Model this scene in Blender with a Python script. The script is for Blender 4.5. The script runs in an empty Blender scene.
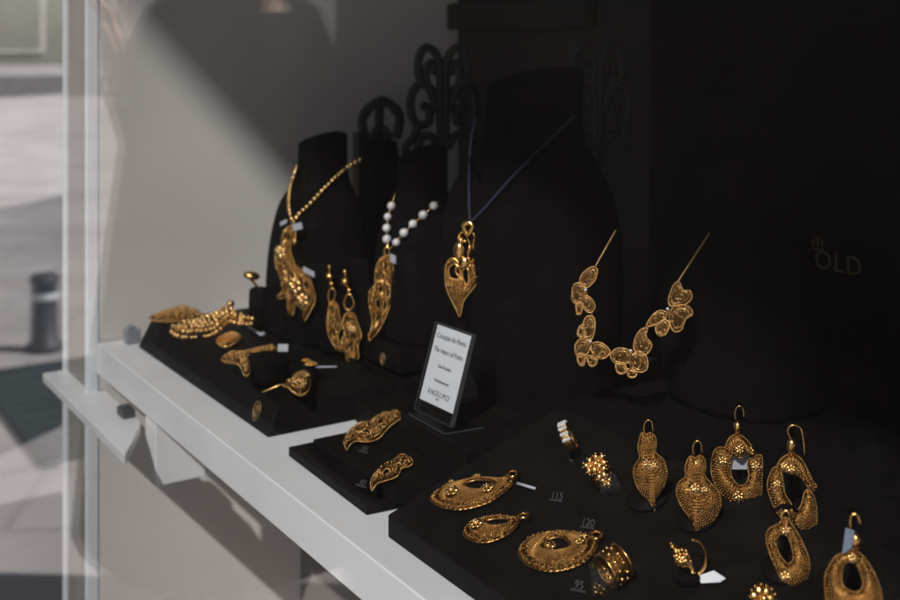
import bpy, math, random
from mathutils import Vector, Matrix, noise
from mathutils.geometry import delaunay_2d_cdt
from mathutils.bvhtree import BVHTree

random.seed(7)
SC = bpy.context.scene
COL = SC.collection
R = math.radians

# ------------------------------------------------------------------ viewpoint of the photographer
# world: X runs along the shop window, Y into the window, Z up; z = 0 is the top of the white shelf
F = 1150.0; HZ = 40.0; CX = 450.0
CAM = Vector((0.0, -0.376, 0.35))
A = R(32.8)
D = Vector((-math.cos(A), math.sin(A), 0)); RV = Vector((math.sin(A), math.cos(A), 0)); UP = Vector((0, 0, 1))
GROUND = -0.92

def ray(x, y):
    return D + RV * ((x - CX) / F) - UP * ((y - HZ) / F)
def on_plane(x, y, o, n):
    r = ray(x, y)
    return CAM + r * ((o - CAM).dot(n) / r.dot(n))
def atY(x, y, Y): return on_plane(x, y, Vector((0, Y, 0)), Vector((0, 1, 0)))
def atX(x, y, X): return on_plane(x, y, Vector((X, 0, 0)), Vector((1, 0, 0)))
def atZ(x, y, Z): return on_plane(x, y, Vector((0, 0, Z)), Vector((0, 0, 1)))
def atD(x, y, dep): return CAM + ray(x, y) * dep

# ------------------------------------------------------------------ materials
def nm(name):
    m = bpy.data.materials.new(name); m.use_nodes = True
    nt = m.node_tree; nt.nodes.clear()
    out = nt.nodes.new('ShaderNodeOutputMaterial')
    return m, nt, out
def N(nt, t, **kw):
    n = nt.nodes.new(t)
    for k, v in kw.items():
        if k.startswith('_'): setattr(n, k[1:], v)
        else: n.inputs[k].default_value = v
    return n
def ramp(nt, fac, stops):
    r = nt.nodes.new('ShaderNodeValToRGB'); e = r.color_ramp.elements
    e[0].position, e[0].color = stops[0][0], (*stops[0][1], 1)
    e[1].position, e[1].color = stops[-1][0], (*stops[-1][1], 1)
    for p, c in stops[1:-1]:
        q = e.new(p); q.color = (*c, 1)
    nt.links.new(fac, r.inputs['Fac']); return r
def plain(name, col, rough=0.6, var=0.12, scale=40, bump=0.0, bscale=300, spec=0.5, metal=0.0, detail=4, sheen=0.0, coat=0.0, specks=None):
    m, nt, out = nm(name)
    b = N(nt, 'ShaderNodeBsdfPrincipled', Roughness=rough, Metallic=metal)
    b.inputs['Specular IOR Level'].default_value = spec
    b.inputs['Coat Weight'].default_value = coat
    if sheen:
        b.inputs['Sheen Weight'].default_value = sheen; b.inputs['Sheen Roughness'].default_value = 0.4
    tc = nt.nodes.new('ShaderNodeTexCoord')
    n = N(nt, 'ShaderNodeTexNoise', Scale=scale, Detail=detail)
    nt.links.new(tc.outputs['Object'], n.inputs['Vector'])
    lo = tuple(c * (1 - var) for c in col); hi = tuple(min(1, c * (1 + var)) for c in col)
    r = ramp(nt, n.outputs['Fac'], [(0.3, lo), (0.7, hi)])
    src = r.outputs['Color']
    if specks:                                   # dust, lint and small scuffs lying on the surface
        scol, sscale, th = specks
        vn = N(nt, 'ShaderNodeTexNoise', Scale=sscale, Detail=1.5); nt.links.new(tc.outputs['Object'], vn.inputs['Vector'])
        bn = N(nt, 'ShaderNodeTexNoise', Scale=sscale * .06, Detail=4); nt.links.new(tc.outputs['Object'], bn.inputs['Vector'])
        su_ = N(nt, 'ShaderNodeMath', _operation='MULTIPLY_ADD'); su_.inputs[1].default_value = .35
        nt.links.new(bn.outputs['Fac'], su_.inputs[0]); nt.links.new(vn.outputs['Fac'], su_.inputs[2])
        sm = N(nt, 'ShaderNodeMapRange', **{'From Min': th, 'From Max': th + .035}); nt.links.new(su_.outputs[0], sm.inputs['Value'])
        mc = N(nt, 'ShaderNodeMix', _data_type='RGBA'); mc.inputs[7].default_value = (*scol, 1)
        nt.links.new(sm.outputs[0], mc.inputs[0]); nt.links.new(src, mc.inputs[6]); src = mc.outputs[2]
    nt.links.new(src, b.inputs['Base Color'])
    rr = N(nt, 'ShaderNodeMapRange', **{'To Min': max(0.02, rough - 0.08), 'To Max': min(1, rough + 0.1)})
    nt.links.new(n.outputs['Fac'], rr.inputs['Value']); nt.links.new(rr.outputs[0], b.inputs['Roughness'])
    if bump:
        n2 = N(nt, 'ShaderNodeTexNoise', Scale=bscale, Detail=3)
        nt.links.new(tc.outputs['Object'], n2.inputs['Vector'])
        bp = N(nt, 'ShaderNodeBump', Strength=bump, Distance=0.001)
        nt.links.new(n2.outputs['Fac'], bp.inputs['Height']); nt.links.new(bp.outputs['Normal'], b.inputs['Normal'])
    nt.links.new(b.outputs[0], out.inputs['Surface'])
    return m
def gold_mat(name, col, dark, rough, cell, bump, lo=0.06, hi=0.3):
    m, nt, out = nm(name)
    b = N(nt, 'ShaderNodeBsdfPrincipled', Metallic=1.0, Roughness=rough)
    tc = nt.nodes.new('ShaderNodeTexCoord')
    v = N(nt, 'ShaderNodeTexVoronoi', Scale=cell, _feature='DISTANCE_TO_EDGE')
    nt.links.new(tc.outputs['Object'], v.inputs['Vector'])
    n = N(nt, 'ShaderNodeTexNoise', Scale=120, Detail=3)
    nt.links.new(tc.outputs['Object'], n.inputs['Vector'])
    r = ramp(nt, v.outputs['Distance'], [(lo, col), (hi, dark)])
    mx = N(nt, 'ShaderNodeMix', _data_type='RGBA', _blend_type='MULTIPLY'); mx.inputs[0].default_value = 0.5
    r2 = ramp(nt, n.outputs['Fac'], [(0.35, (0.45, 0.40, 0.33)), (0.6, (1, 1, 1))])
    nt.links.new(r.outputs['Color'], mx.inputs[6]); nt.links.new(r2.outputs['Color'], mx.inputs[7])
    nt.links.new(mx.outputs[2], b.inputs['Base Color'])
    if bump:
        inv = N(nt, 'ShaderNodeMath', _operation='SUBTRACT'); inv.inputs[0].default_value = 1.0
        nt.links.new(v.outputs['Distance'], inv.inputs[1])
        bp = N(nt, 'ShaderNodeBump', Strength=bump, Distance=0.0006)
        nt.links.new(inv.outputs[0], bp.inputs['Height']); nt.links.new(bp.outputs['Normal'], b.inputs['Normal'])
    nt.links.new(b.outputs[0], out.inputs['Surface'])
    return m

M = {}
G1 = (1.0, 0.61, 0.215)
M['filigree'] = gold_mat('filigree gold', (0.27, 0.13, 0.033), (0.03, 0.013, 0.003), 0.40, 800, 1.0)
M['gold'] = gold_mat('polished gold', G1, (0.66, 0.36, 0.10), 0.25, 500, 0.25)
M['bead_gold'] = gold_mat('bead gold', (1.0, 0.67, 0.28), (0.92, 0.58, 0.22), 0.22, 300, 0.0)
M['grain_gold'] = gold_mat('grain gold', (0.66, 0.37, 0.115), (0.50, 0.26, 0.07), 0.33, 500, 0.0)
M['old_gold'] = gold_mat('pale matt gold', (0.22, 0.115, 0.035), (0.025, 0.012, 0.004), 0.42, 900, 0.8)
M['old_wire'] = gold_mat('pale gold wire', (0.92, 0.58, 0.24), (0.78, 0.45, 0.16), 0.34, 400, 0.0)
M['velvet'] = plain('black velvet', (0.0036, 0.0031, 0.0030), 0.95, 0.45, 60, 0.5, 900, 0.05, specks=((.035, .033, .031), 800, .93))
M['leather'] = plain('black leatherette', (0.0045, 0.0038, 0.0035), 0.65, 0.4, 50, 0.4, 1400, 0.10, specks=((.05, .047, .044), 850, .92))
M['iron'] = plain('dark iron', (0.028, 0.028, 0.024), 0.6, 0.3, 60, 0.3, 500, 0.3)
M['white_lacquer'] = plain('white lacquer', (0.78, 0.78, 0.78), 0.34, 0.04, 9, 0.03, 60, 0.5, specks=((.50, .48, .45), 420, .91))
M['white_paint'] = plain('white wall paint', (0.64, 0.60, 0.565), 0.8, 0.05, 5, 0.12, 260, 0.3, specks=((.42, .39, .36), 300, .92))
M['jamb'] = plain('taupe jamb paint', (0.22, 0.20, 0.18), 0.75, 0.05, 6, 0.1, 260, 0.3)
M['alu'] = plain('white aluminium', (0.70, 0.73, 0.75), 0.35, 0.03, 20, 0, 0, 0.5)
M['back'] = plain('black back panel', (0.034, 0.032, 0.027), 0.75, 0.25, 4, 0.15, 200, 0.2)
M['black_board'] = plain('matt black board', (0.0065, 0.0055, 0.005), 0.85, 0.4, 5, 0.2, 300, 0.08, specks=((.03, .028, .026), 500, .93))
M['carcass'] = plain('dark ceiling board', (0.05, 0.045, 0.042), 0.8, 0.2, 5)
M['pearl'] = plain('white pearl', (0.66, 0.63, 0.62), 0.28, 0.12, 160, 0, 0, 0.8, coat=1.0)
M['stone'] = plain('clear white stone', (0.86, 0.88, 0.92), 0.12, 0.25, 900, 0, 0, 0.9, metal=0.4)
M['cord'] = plain('dark blue cord', (0.019, 0.019, 0.042), 0.7, 0.3, 900, 0.5, 1500, 0.3)
M['paper'] = plain('white paper', (0.80, 0.81, 0.85), 0.75, 0.02, 60)
M['ink'] = plain('dark grey ink', (0.035, 0.037, 0.045), 0.8, 0.1, 60)
M['tag'] = plain('pale grey tag', (0.38, 0.39, 0.43), 0.6, 0.08, 120)
M['blue_tag'] = plain('blue grey tag', (0.16, 0.19, 0.26), 0.6, 0.08, 120)
M['digit'] = plain('dull silver digits', (0.045, 0.043, 0.041), 0.6, 0.1, 300)
M['emblem'] = plain('bronze emblem', (0.36, 0.23, 0.11), 0.45, 0.15, 400, 0.2, 900, 0.5, metal=0.7)
M['letter'] = plain('dull gold lettering', (0.17, 0.105, 0.038), 0.55, 0.1, 200, metal=0.0)
M['edge'] = plain('frosted acrylic edge', (0.05, 0.052, 0.055), 0.3, 0.2, 200)
M['grey_clip'] = plain('grey plastic clip', (0.23, 0.24, 0.26), 0.4, 0.05, 60)
M['dark_metal'] = plain('dark cast iron', (0.06, 0.06, 0.06), 0.5, 0.2, 12, 0.3, 200)
M['blocker'] = plain('dark brown cabinet paint', (0.034, 0.026, 0.024), 0.7, 0.5, 5, 0.3, 60, 0.2)
M['green_iron'] = plain('dark green iron', (0.04, 0.056, 0.05), 0.6, 0.2, 12, 0.3, 200)
M['awning'] = plain('charcoal awning canvas', (0.035, 0.033, 0.033), 0.85, 0.15, 6, 0.3, 400, 0.1)
M['facade'] = plain('grey stone facade', (0.27, 0.25, 0.235), 0.85, 0.15, 3, 0.3, 60, 0.2)
M['coat'] = plain('black wool coat', (0.0085, 0.008, 0.009), 0.95, 0.3, 30, 0.5, 500, 0.1)
M['skin'] = plain('pale skin', (0.52, 0.33, 0.26), 0.5, 0.06, 50, 0.1, 500, 0.4)
M['hair'] = plain('dark brown hair', (0.02, 0.013, 0.009), 0.55, 0.3, 200, 0.6, 500, 0.4)
M['silver'] = plain('silver', (0.8, 0.8, 0.8), 0.42, 0.05, 60, metal=0.6)
M['leaf'] = plain('dark green hedge leaf', (0.03, 0.05, 0.032), 0.6, 0.5, 30)
M['terracotta'] = plain('grey stone planter', (0.17, 0.165, 0.16), 0.8, 0.2, 12, 0.3, 100)

def glass_mat(name, tint, dust=0.0):
    m, nt, out = nm(name)
    geo = nt.nodes.new('ShaderNodeNewGeometry')
    mr = N(nt, 'ShaderNodeMapRange', **{'To Min': 1.5, 'To Max': 1 / 1.5})
    nt.links.new(geo.outputs['Backfacing'], mr.inputs['Value'])
    fr = nt.nodes.new('ShaderNodeFresnel'); nt.links.new(mr.outputs[0], fr.inputs['IOR'])
    tr = N(nt, 'ShaderNodeBsdfTransparent'); tr.inputs['Color'].default_value = (*tint, 1)
    gl = N(nt, 'ShaderNodeBsdfGlossy', Roughness=0.0)
    mx = nt.nodes.new('ShaderNodeMixShader')
    nt.links.new(fr.outputs[0], mx.inputs[0]); nt.links.new(tr.outputs[0], mx.inputs[1]); nt.links.new(gl.outputs[0], mx.inputs[2])
    last = mx
    if dust:
        tc = nt.nodes.new('ShaderNodeTexCoord'); n1 = N(nt, 'ShaderNodeTexNoise', Scale=3.0, Detail=7, Distortion=0.8)
        mp = N(nt, 'ShaderNodeMapping'); mp.inputs['Scale'].default_value = (1, 1, 2.4); mp.inputs['Rotation'].default_value = (0, .6, 0)
        nt.links.new(tc.outputs['Object'], mp.inputs['Vector']); nt.links.new(mp.outputs[0], n1.inputs['Vector'])
        v1 = N(nt, 'ShaderNodeTexNoise', Scale=420.0, Detail=1); nt.links.new(tc.outputs['Object'], v1.inputs['Vector'])
        f1 = N(nt, 'ShaderNodeMapRange', **{'From Min': .3, 'From Max': .75, 'To Min': dust * .45, 'To Max': dust * 1.6}); nt.links.new(n1.outputs['Fac'], f1.inputs['Value'])
        f2 = N(nt, 'ShaderNodeMapRange', **{'From Min': .74, 'From Max': .8, 'To Min': 0.0, 'To Max': dust * 6}); nt.links.new(v1.outputs['Fac'], f2.inputs['Value'])
        ad = N(nt, 'ShaderNodeMath', _operation='ADD'); nt.links.new(f1.outputs[0], ad.inputs[0]); nt.links.new(f2.outputs[0], ad.inputs[1])
        df = nt.nodes.new('ShaderNodeBsdfDiffuse'); df.inputs['Color'].default_value = (.72, .67, .63, 1)
        m2 = nt.nodes.new('ShaderNodeMixShader'); nt.links.new(ad.outputs[0], m2.inputs[0]); nt.links.new(mx.outputs[0], m2.inputs[1]); nt.links.new(df.outputs[0], m2.inputs[2]); last = m2
    nt.links.new(last.outputs[0], out.inputs['Surface'])
    return m
M['glass'] = glass_mat('window glass', (0.885, 0.889, 0.893), 0.0018)
M['acrylic'] = glass_mat('clear acrylic', (0.96, 0.965, 0.96))
def paving_mat():
    m, nt, out = nm('pale stone paving')
    b = N(nt, 'ShaderNodeBsdfPrincipled', Roughness=0.75)
    tc = nt.nodes.new('ShaderNodeTexCoord')
    mp = N(nt, 'ShaderNodeMapping'); mp.inputs['Rotation'].default_value = (0, 0, R(62))
    nt.links.new(tc.outputs['Object'], mp.inputs['Vector'])
    br = N(nt, 'ShaderNodeTexBrick', Scale=1.0, **{'Mortar Size': 0.012, 'Brick Width': 0.75, 'Row Height': 0.42})
    br.inputs['Color1'].default_value = (0.62, 0.58, 0.56, 1); br.inputs['Color2'].default_value = (0.52, 0.47, 0.46, 1)
    br.inputs['Mortar'].default_value = (0.46, 0.43, 0.42, 1)
    nt.links.new(mp.outputs[0], br.inputs['Vector'])
    n = N(nt, 'ShaderNodeTexNoise', Scale=1.3, Detail=6); nt.links.new(tc.outputs['Object'], n.inputs['Vector'])
    r = ramp(nt, n.outputs['Fac'], [(0.3, (0.62, 0.6, 0.6)), (0.65, (1, 1, 1))])
    mx = N(nt, 'ShaderNodeMix', _data_type='RGBA', _blend_type='MULTIPLY'); mx.inputs[0].default_value = 0.8
    nt.links.new(br.outputs['Color'], mx.inputs[6]); nt.links.new(r.outputs['Color'], mx.inputs[7])
    nt.links.new(mx.outputs[2], b.inputs['Base Color'])
    nt.links.new(b.outputs[0], out.inputs['Surface'])
    return m
M['paving'] = paving_mat()

# ------------------------------------------------------------------ mesh builder
def ico(sub):
    import bmesh
    bm = bmesh.new(); bmesh.ops.create_icosphere(bm, subdivisions=sub, radius=1)
    v = [x.co.copy() for x in bm.verts]; f = [[x.index for x in q.verts] for q in bm.faces]; bm.free()
    return v, f
ICO = {1: ico(1), 2: ico(2), 3: ico(3)}

def wloc(o):
    p = Vector((0, 0, 0))
    while o: p += o.location; o = o.parent
    return p

class MB:
    def __init__(s): s.v = []; s.f = []
    def add(s, vs, fs):
        k = len(s.v); s.v += [tuple(x) for x in vs]; s.f += [[i + k for i in q] for q in fs]
    def ball(s, c, r, sub=1, sc=(1, 1, 1), rot=None):
        v, f = ICO[sub]; c = Vector(c)
        o = [Vector((p.x * sc[0], p.y * sc[1], p.z * sc[2])) * r for p in v]
        if rot: o = [rot @ p for p in o]
        s.add([c + p for p in o], f)
    def tube(s, pts, r, n=6, closed=False, taper=None):
        pts = [Vector(p) for p in pts]; m = len(pts)
        if m < 2: return
        rings = []; prev = None
        for i in range(m):
            a = pts[(i - 1) % m] if (closed or i > 0) else pts[i]
            b = pts[(i + 1) % m] if (closed or i < m - 1) else pts[i]
            t = (b - a)
            t = t.normalized() if t.length > 1e-9 else Vector((0, 0, 1))
            if prev is None:
                w = t.orthogonal().normalized()
            else:
                w = prev - t * prev.dot(t)
                w = w.normalized() if w.length > 1e-6 else t.orthogonal().normalized()
            prev = w; q = t.cross(w)
            rr = r if taper is None else r * (taper[0] + (taper[1] - taper[0]) * i / (m - 1))
            rings.append([pts[i] + (w * math.cos(2 * math.pi * k / n) + q * math.sin(2 * math.pi * k / n)) * rr for k in range(n)])
        vs = [p for g in rings for p in g]; fs = []
        for i in range(m if closed else m - 1):
            j = (i + 1) % m
            for k in range(n):
                fs.append([i * n + k, i * n + (k + 1) % n, j * n + (k + 1) % n, j * n + k])
        if not closed:
            fs.append(list(range(n))[::-1]); fs.append([(m - 1) * n + k for k in range(n)])
        s.add(vs, fs)
    def box(s, x0, x1, y0, y1, z0, z1):
        s.add([(x0, y0, z0), (x1, y0, z0), (x1, y1, z0), (x0, y1, z0), (x0, y0, z1), (x1, y0, z1), (x1, y1, z1), (x0, y1, z1)],
              [[0, 3, 2, 1], [4, 5, 6, 7], [0, 1, 5, 4], [1, 2, 6, 5], [2, 3, 7, 6], [3, 0, 4, 7]])
    def hexa(s, b, t):
        s.add(list(b) + list(t), [[0, 3, 2, 1], [4, 5, 6, 7], [0, 1, 5, 4], [1, 2, 6, 5], [2, 3, 7, 6], [3, 0, 4, 7]])
    def loft(s, rings, cap=True):
        n = len(rings[0]); vs = [p for g in rings for p in g]; fs = []
        for i in range(len(rings) - 1):
            for k in range(n):
                fs.append([i * n + k, i * n + (k + 1) % n, (i + 1) * n + (k + 1) % n, (i + 1) * n + k])
        if cap:
            fs.append(list(range(n))[::-1]); fs.append([(len(rings) - 1) * n + k for k in range(n)])
        s.add(vs, fs)
    def build(s, name, mat, parent=None, smooth=True, bevel=0.0, loc=None, auto=False):
        me = bpy.data.meshes.new(name)
        off = wloc(parent) if parent else (Vector(loc) if loc is not None else Vector((0, 0, 0)))
        me.from_pydata([Vector(p) - off for p in s.v], [], s.f); me.update()
        me.materials.append(mat)
        if smooth:
            me.polygons.foreach_set('use_smooth', [True] * len(me.polygons))
        o = bpy.data.objects.new(name, me); COL.objects.link(o)
        if parent: o.parent = parent
        elif loc is not None: o.location = off
        if bevel:
            b = o.modifiers.new('Bevel', 'BEVEL'); b.width = bevel; b.segments = 3; b.limit_method = 'ANGLE'; b.angle_limit = R(40)
        if auto or bevel:
            me.polygons.foreach_set('use_smooth', [bool(auto)] * len(me.polygons)) if not bevel else None
            if bevel:
                w = o.modifiers.new('WeightedNormal', 'WEIGHTED_NORMAL'); w.keep_sharp = True
        return o

def tag(o, label, cat, group=None, kind=None):
    o['label'] = label; o['category'] = cat
    if group: o['group'] = group
    if kind: o['kind'] = kind
    return o
def thing(name, loc, label, cat, group=None):
    o = bpy.data.objects.new(name, None); COL.objects.link(o); o.location = Vector(loc)
    o.empty_display_size = 0.01
    return tag(o, label, cat, group)
def copy_tree(o, parent=None):
    c = o.copy(); COL.objects.link(c)
    if parent: c.parent = parent
    for ch in o.children: copy_tree(ch, c)
    return c

# ------------------------------------------------------------------ curves and filigree
def catmull(pts, per=5, closed=True):
    out = []; n = len(pts)
    rng = range(n) if closed else range(n - 1)
    for i in rng:
        if closed: p = [pts[(i + k - 1) % n] for k in range(4)]
        else: p = [pts[max(0, i - 1)], pts[i], pts[i + 1], pts[min(n - 1, i + 2)]]
        for j in range(per):
            t = j / per
            out.append(tuple(0.5 * (2 * p[1][k] + (p[2][k] - p[0][k]) * t + (2 * p[0][k] - 5 * p[1][k] + 4 * p[2][k] - p[3][k]) * t * t
                                    + (3 * p[1][k] - p[0][k] - 3 * p[2][k] + p[3][k]) * t ** 3) for k in range(len(pts[0]))))
    if not closed: out.append(tuple(pts[-1]))
    return out
def resample(pts, step, closed=True):
    P = [Vector(p) for p in pts]
    if closed: P.append(P[0].copy())
    L = [0]
    for a, b in zip(P, P[1:]): L.append(L[-1] + (b - a).length)
    tot = L[-1]; n = max(6 if closed else 2, int(round(tot / step))); out = []; k = 0
    for i in range(n if closed else n + 1):
        t = tot * i / n
        while k < len(L) - 2 and L[k + 1] < t: k += 1
        q = (t - L[k]) / max(1e-12, L[k + 1] - L[k]); out.append(P[k].lerp(P[k + 1], min(1, q)))
    return out
def inside(p, poly):
    x, y = p[0], p[1]; c = False; j = len(poly) - 1
    for i in range(len(poly)):
        xi, yi = poly[i][0], poly[i][1]; xj, yj = poly[j][0], poly[j][1]
        if (yi > y) != (yj > y) and x < (xj - xi) * (y - yi) / (yj - yi) + xi: c = not c
        j = i
    return c
def bdist(p, polys):
    best = 1e9
    for poly in polys:
        j = poly[-1]
        for i in poly:
            dx, dy = i[0] - j[0], i[1] - j[1]; l2 = dx * dx + dy * dy
            t = 0 if l2 < 1e-18 else max(0, min(1, ((p[0] - j[0]) * dx + (p[1] - j[1]) * dy) / l2))
            q = (p[0] - j[0] - t * dx) ** 2 + (p[1] - j[1] - t * dy) ** 2
            if q < best: best = q
            j = i
    return math.sqrt(best)

class Frame:
    def __init__(s, o, n, up=None):
        s.o = Vector(o); s.n = Vector(n).normalized()
        upv = Vector(up) if up is not None else UP
        u = upv.cross(s.n)
        if u.length < 1e-4: u = RV.copy()
        s.u = (u - s.n * u.dot(s.n)).normalized(); s.v = s.n.cross(s.u)
    def px(s, x, y):
        p = on_plane(x, y, s.o, s.n) - s.o
        return (p.dot(s.u), p.dot(s.v))
    def p3(s, q, h=0.0): return s.o + s.u * q[0] + s.v * q[1] + s.n * h
def flat(x, y, z, h=0.0): return Frame(atZ(x, y, z), (0, 0, 1), D)
def upright(x, y, dep, yaw=0, tilt=0):
    n = Matrix.Rotation(R(yaw), 3, 'Z') @ (-D); n = (n * math.cos(R(tilt)) + UP * math.sin(R(tilt)))
    return Frame(atD(x, y, dep), n)

def flower(mb, c, n, r, petals=6, seed=0):
    n = Vector(n).normalized(); u = n.orthogonal().normalized(); w = n.cross(u)
    for k in range(petals):
        a = 2 * math.pi * k / petals + seed
        d = u * math.cos(a) + w * math.sin(a)
        rot = Matrix((d, n.cross(d), n)).transposed()
        mb.ball(Vector(c) + d * r * 0.58 + n * r * 0.12, r * 0.42, 2, (1, 0.85, 0.5), rot)
        for e in (-0.5, 0.5):
            d2 = u * math.cos(a + e * .5) + w * math.sin(a + e * .5)
            mb.ball(Vector(c) + d2 * r * 0.95 + n * r * 0.15, r * 0.13, 1)
    mb.ball(Vector(c) + n * r * 0.28, r * 0.30, 2)
    for k in range(6):
        a = 2 * math.pi * k / 6 + 0.4; d = u * math.cos(a) + w * math.sin(a)
        mb.ball(Vector(c) + d * r * 0.3 + n * r * 0.42, r * 0.10, 1)

def filigree(parent, fr, outline, holes=(), thick=0.0012, dome=0.002, gr=0.00055, gstep=0.0016, rim='beads', rimr=0.0007,
             body='filigree', wire='gold', bname='filigree_plate', flowers=(), scroll=0.5, h0=0.0, veins=(), jit=0.35, bow=0.0,
             scallop=0.0, per=5, focus=None, fstep=0.0019, edge_holes=0):
    """one openwork piece: domed plate, rim, wires and granules. Outlines are picture traces laid on the real plane of fr."""
    O = [fr.px(*p) for p in catmull(outline, per)]
    H = [[fr.px(*p) for p in catmull(h, per)] for h in holes]
    O = [tuple(p) for p in resample(O, 0.0011)]; H = [[tuple(p) for p in resample(h, 0.0011)] for h in H]
    if scallop:
        cx = sum(p[0] for p in O) / len(O); cy = sum(p[1] for p in O) / len(O)
        n = len(O); k = max(8, int(n * 0.0011 / scallop))
        O = [(cx + (p[0] - cx) * (1 + .05 * abs(math.sin(math.pi * k * i / n))), cy + (p[1] - cy) * (1 + .05 * abs(math.sin(math.pi * k * i / n)))) for i, p in enumerate(O)]
    if edge_holes:
        fc_ = Vector(fr.px(*focus))
        for p in resample(O, edge_holes):
            c_ = Vector(p).lerp(fc_, .13); r_ = .00085
            hole = [(c_.x + r_ * math.cos(k * math.pi / 3), c_.y + r_ * math.sin(k * math.pi / 3)) for k in range(6)]
            if inside(c_, O) and all(bdist(c_, [h]) > .0022 for h in H[:len(holes)]): H.append(hole)
    polys = [O] + H
    xs = [p[0] for p in O]; ys = [p[1] for p in O]
    wmax = max(max(xs) - min(xs), max(ys) - min(ys))
    mx_, my_ = (max(xs) + min(xs)) / 2, (max(ys) + min(ys)) / 2
    def ok(p): return inside(p, O) and not any(inside(p, h) for h in H)
    step = 0.0013; pts = []
    dmax = 1e-6; cand = []
    y = min(ys)
    while y < max(ys):
        x = min(xs)
        while x < max(xs):
            p = (x + random.uniform(-.25, .25) * step, y + random.uniform(-.25, .25) * step)
            if ok(p):
                d = bdist(p, polys)
                if d > step * 0.45: cand.append((p, d)); dmax = max(dmax, d)
            x += step
        y += step
    def hgt(p, d=None):
        if d is None: d = bdist(p, polys)
        e = min(1, d / dmax)
        q = ((p[0] - mx_) ** 2 + (p[1] - my_) ** 2) / (wmax * .5) ** 2
        return h0 + thick + dome * math.sqrt(max(0, 1 - (1 - e) ** 2)) - bow * q
    v2 = []; edges = []
    for poly in polys:
        k = len(v2); v2 += [Vector(p) for p in poly]
        edges += [(k + i, k + (i + 1) % len(poly)) for i in range(len(poly))]
    nb = len(v2); v2 += [Vector(p) for p, d in cand]
    ov, oe, of, ovo, oeo, ofo = delaunay_2d_cdt(v2, edges, [], 0, 1e-6)
    mb = MB(); top = []; bot = []
    nn = len(ov)
    for p in ov:
        top.append(fr.p3(p, hgt(p) + random.uniform(-1, 1) * 0.00008)); bot.append(fr.p3(p, hgt(p) - thick))
    faces = []
    for t in of:
        c = (sum(ov[i].x for i in t) / len(t), sum(ov[i].y for i in t) / len(t))
        if ok(c): faces.append(list(t))
    ec = {}
    for t in faces:
        for i in range(len(t)):
            a, b = t[i], t[(i + 1) % len(t)]; ec[(a, b)] = ec.get((a, b), 0) + 1
    side = [(a, b) for (a, b) in ec if (b, a) not in ec]
    mb.add(top + bot, faces + [[i + nn for i in t[::-1]] for t in faces] + [[a + nn, b + nn, b, a] for a, b in side])
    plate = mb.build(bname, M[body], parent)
    # rim
    rb = MB()
    for i, poly in enumerate(polys[:1 + len(holes)]):
        if rim == 'beads':
            for p in resample(poly, rimr * 1.9): rb.ball(fr.p3(p, hgt(p, 0) + rimr * .2), rimr, 1)
        else:
            rb.tube([fr.p3(p, hgt(p, 0)) for p in poly], rimr, 6, True)
            if rim == 'double':
                for p in resample(poly, rimr * 2.6):
                    c = Vector((mx_, my_)) if i == 0 else None
                    q = Vector(p)
                    if c is not None: q = q + (c - q).normalized() * rimr * 2.2
                    if ok(q): rb.ball(fr.p3(q, hgt(q) + rimr * .2), rimr * .8, 1)
    rb.build('rim', M[wire], parent)
    # granules and curled wires
    gb = MB(); y = min(ys); row = 0
    ros = []
    for (fx, fy, rp) in flowers:
        q = fr.px(fx, fy); q2 = fr.px(fx + rp, fy); ros.append((q, 1.15 * math.hypot(q2[0] - q[0], q2[1] - q[1])))
    def free(p): return all((p[0] - q[0]) ** 2 + (p[1] - q[1]) ** 2 > r * r for q, r in ros)
    if focus:
        fc = fr.px(*focus); rays = resample(O, fstep)
        for i, e_ in enumerate(rays):
            ln = math.hypot(e_[0] - fc[0], e_[1] - fc[1]); k = int(ln / .0009); run = []
            r0 = 0.0 if i % 4 == 0 else (.30 if i % 2 == 0 else .52)
            for j in range(1, k):
                t = j / k; p = (fc[0] + (e_[0] - fc[0]) * t, fc[1] + (e_[1] - fc[1]) * t)
                good = ok(p) and free(p) and (holes or t > r0)
                if good:
                    d = bdist(p, polys); good = d > gr * 1.2
                if good:
                    run.append(fr.p3(p, hgt(p, d) + gr * .25))
                    if (j + i) % 2 == 0: gb.ball(fr.p3(p, hgt(p, d) + gr * .45), gr * random.uniform(.85, 1.35), 1)
                if (not good or j == k - 1):
                    if len(run) > 1: gb.tube(run, gr * .5, 4)
                    run = []
        y = 1e9
    while y < max(ys):
        x = min(xs) + (gstep / 2 if row % 2 else 0)
        while x < max(xs):
            p = (x + random.uniform(-jit, jit) * gstep, y + random.uniform(-jit, jit) * gstep)
            if ok(p) and free(p):
                d = bdist(p, polys)
                if d > gr * 1.5:
                    if random.random() < scroll:
                        a0 = random.uniform(0, 6.28); rr = gstep * random.uniform(.34, .55)
                        gb.tube([fr.p3((p[0] + math.cos(a0 + a) * rr * (1 - a / 9), p[1] + math.sin(a0 + a) * rr * (1 - a / 9)), hgt(p, d) + gr * .35) for a in
                                 [k * .75 for k in range(8)]], gr * .42, 4)
                    else:
                        gb.ball(fr.p3(p, hgt(p, d) + gr * .3), gr * random.uniform(.75, 1.2), 1)
            x += gstep
        y += gstep * .87; row += 1
    for v in veins:
        q = resample([fr.px(*p) for p in catmull(v, 5, False)], .001, False)
        q = [p for p in q if ok(p)]
        if len(q) > 2: gb.tube([fr.p3(p, hgt(p) + gr * .5) for p in q], gr * .8, 5)
    if gb.v: gb.build('granulation', M[wire], parent)
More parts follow.
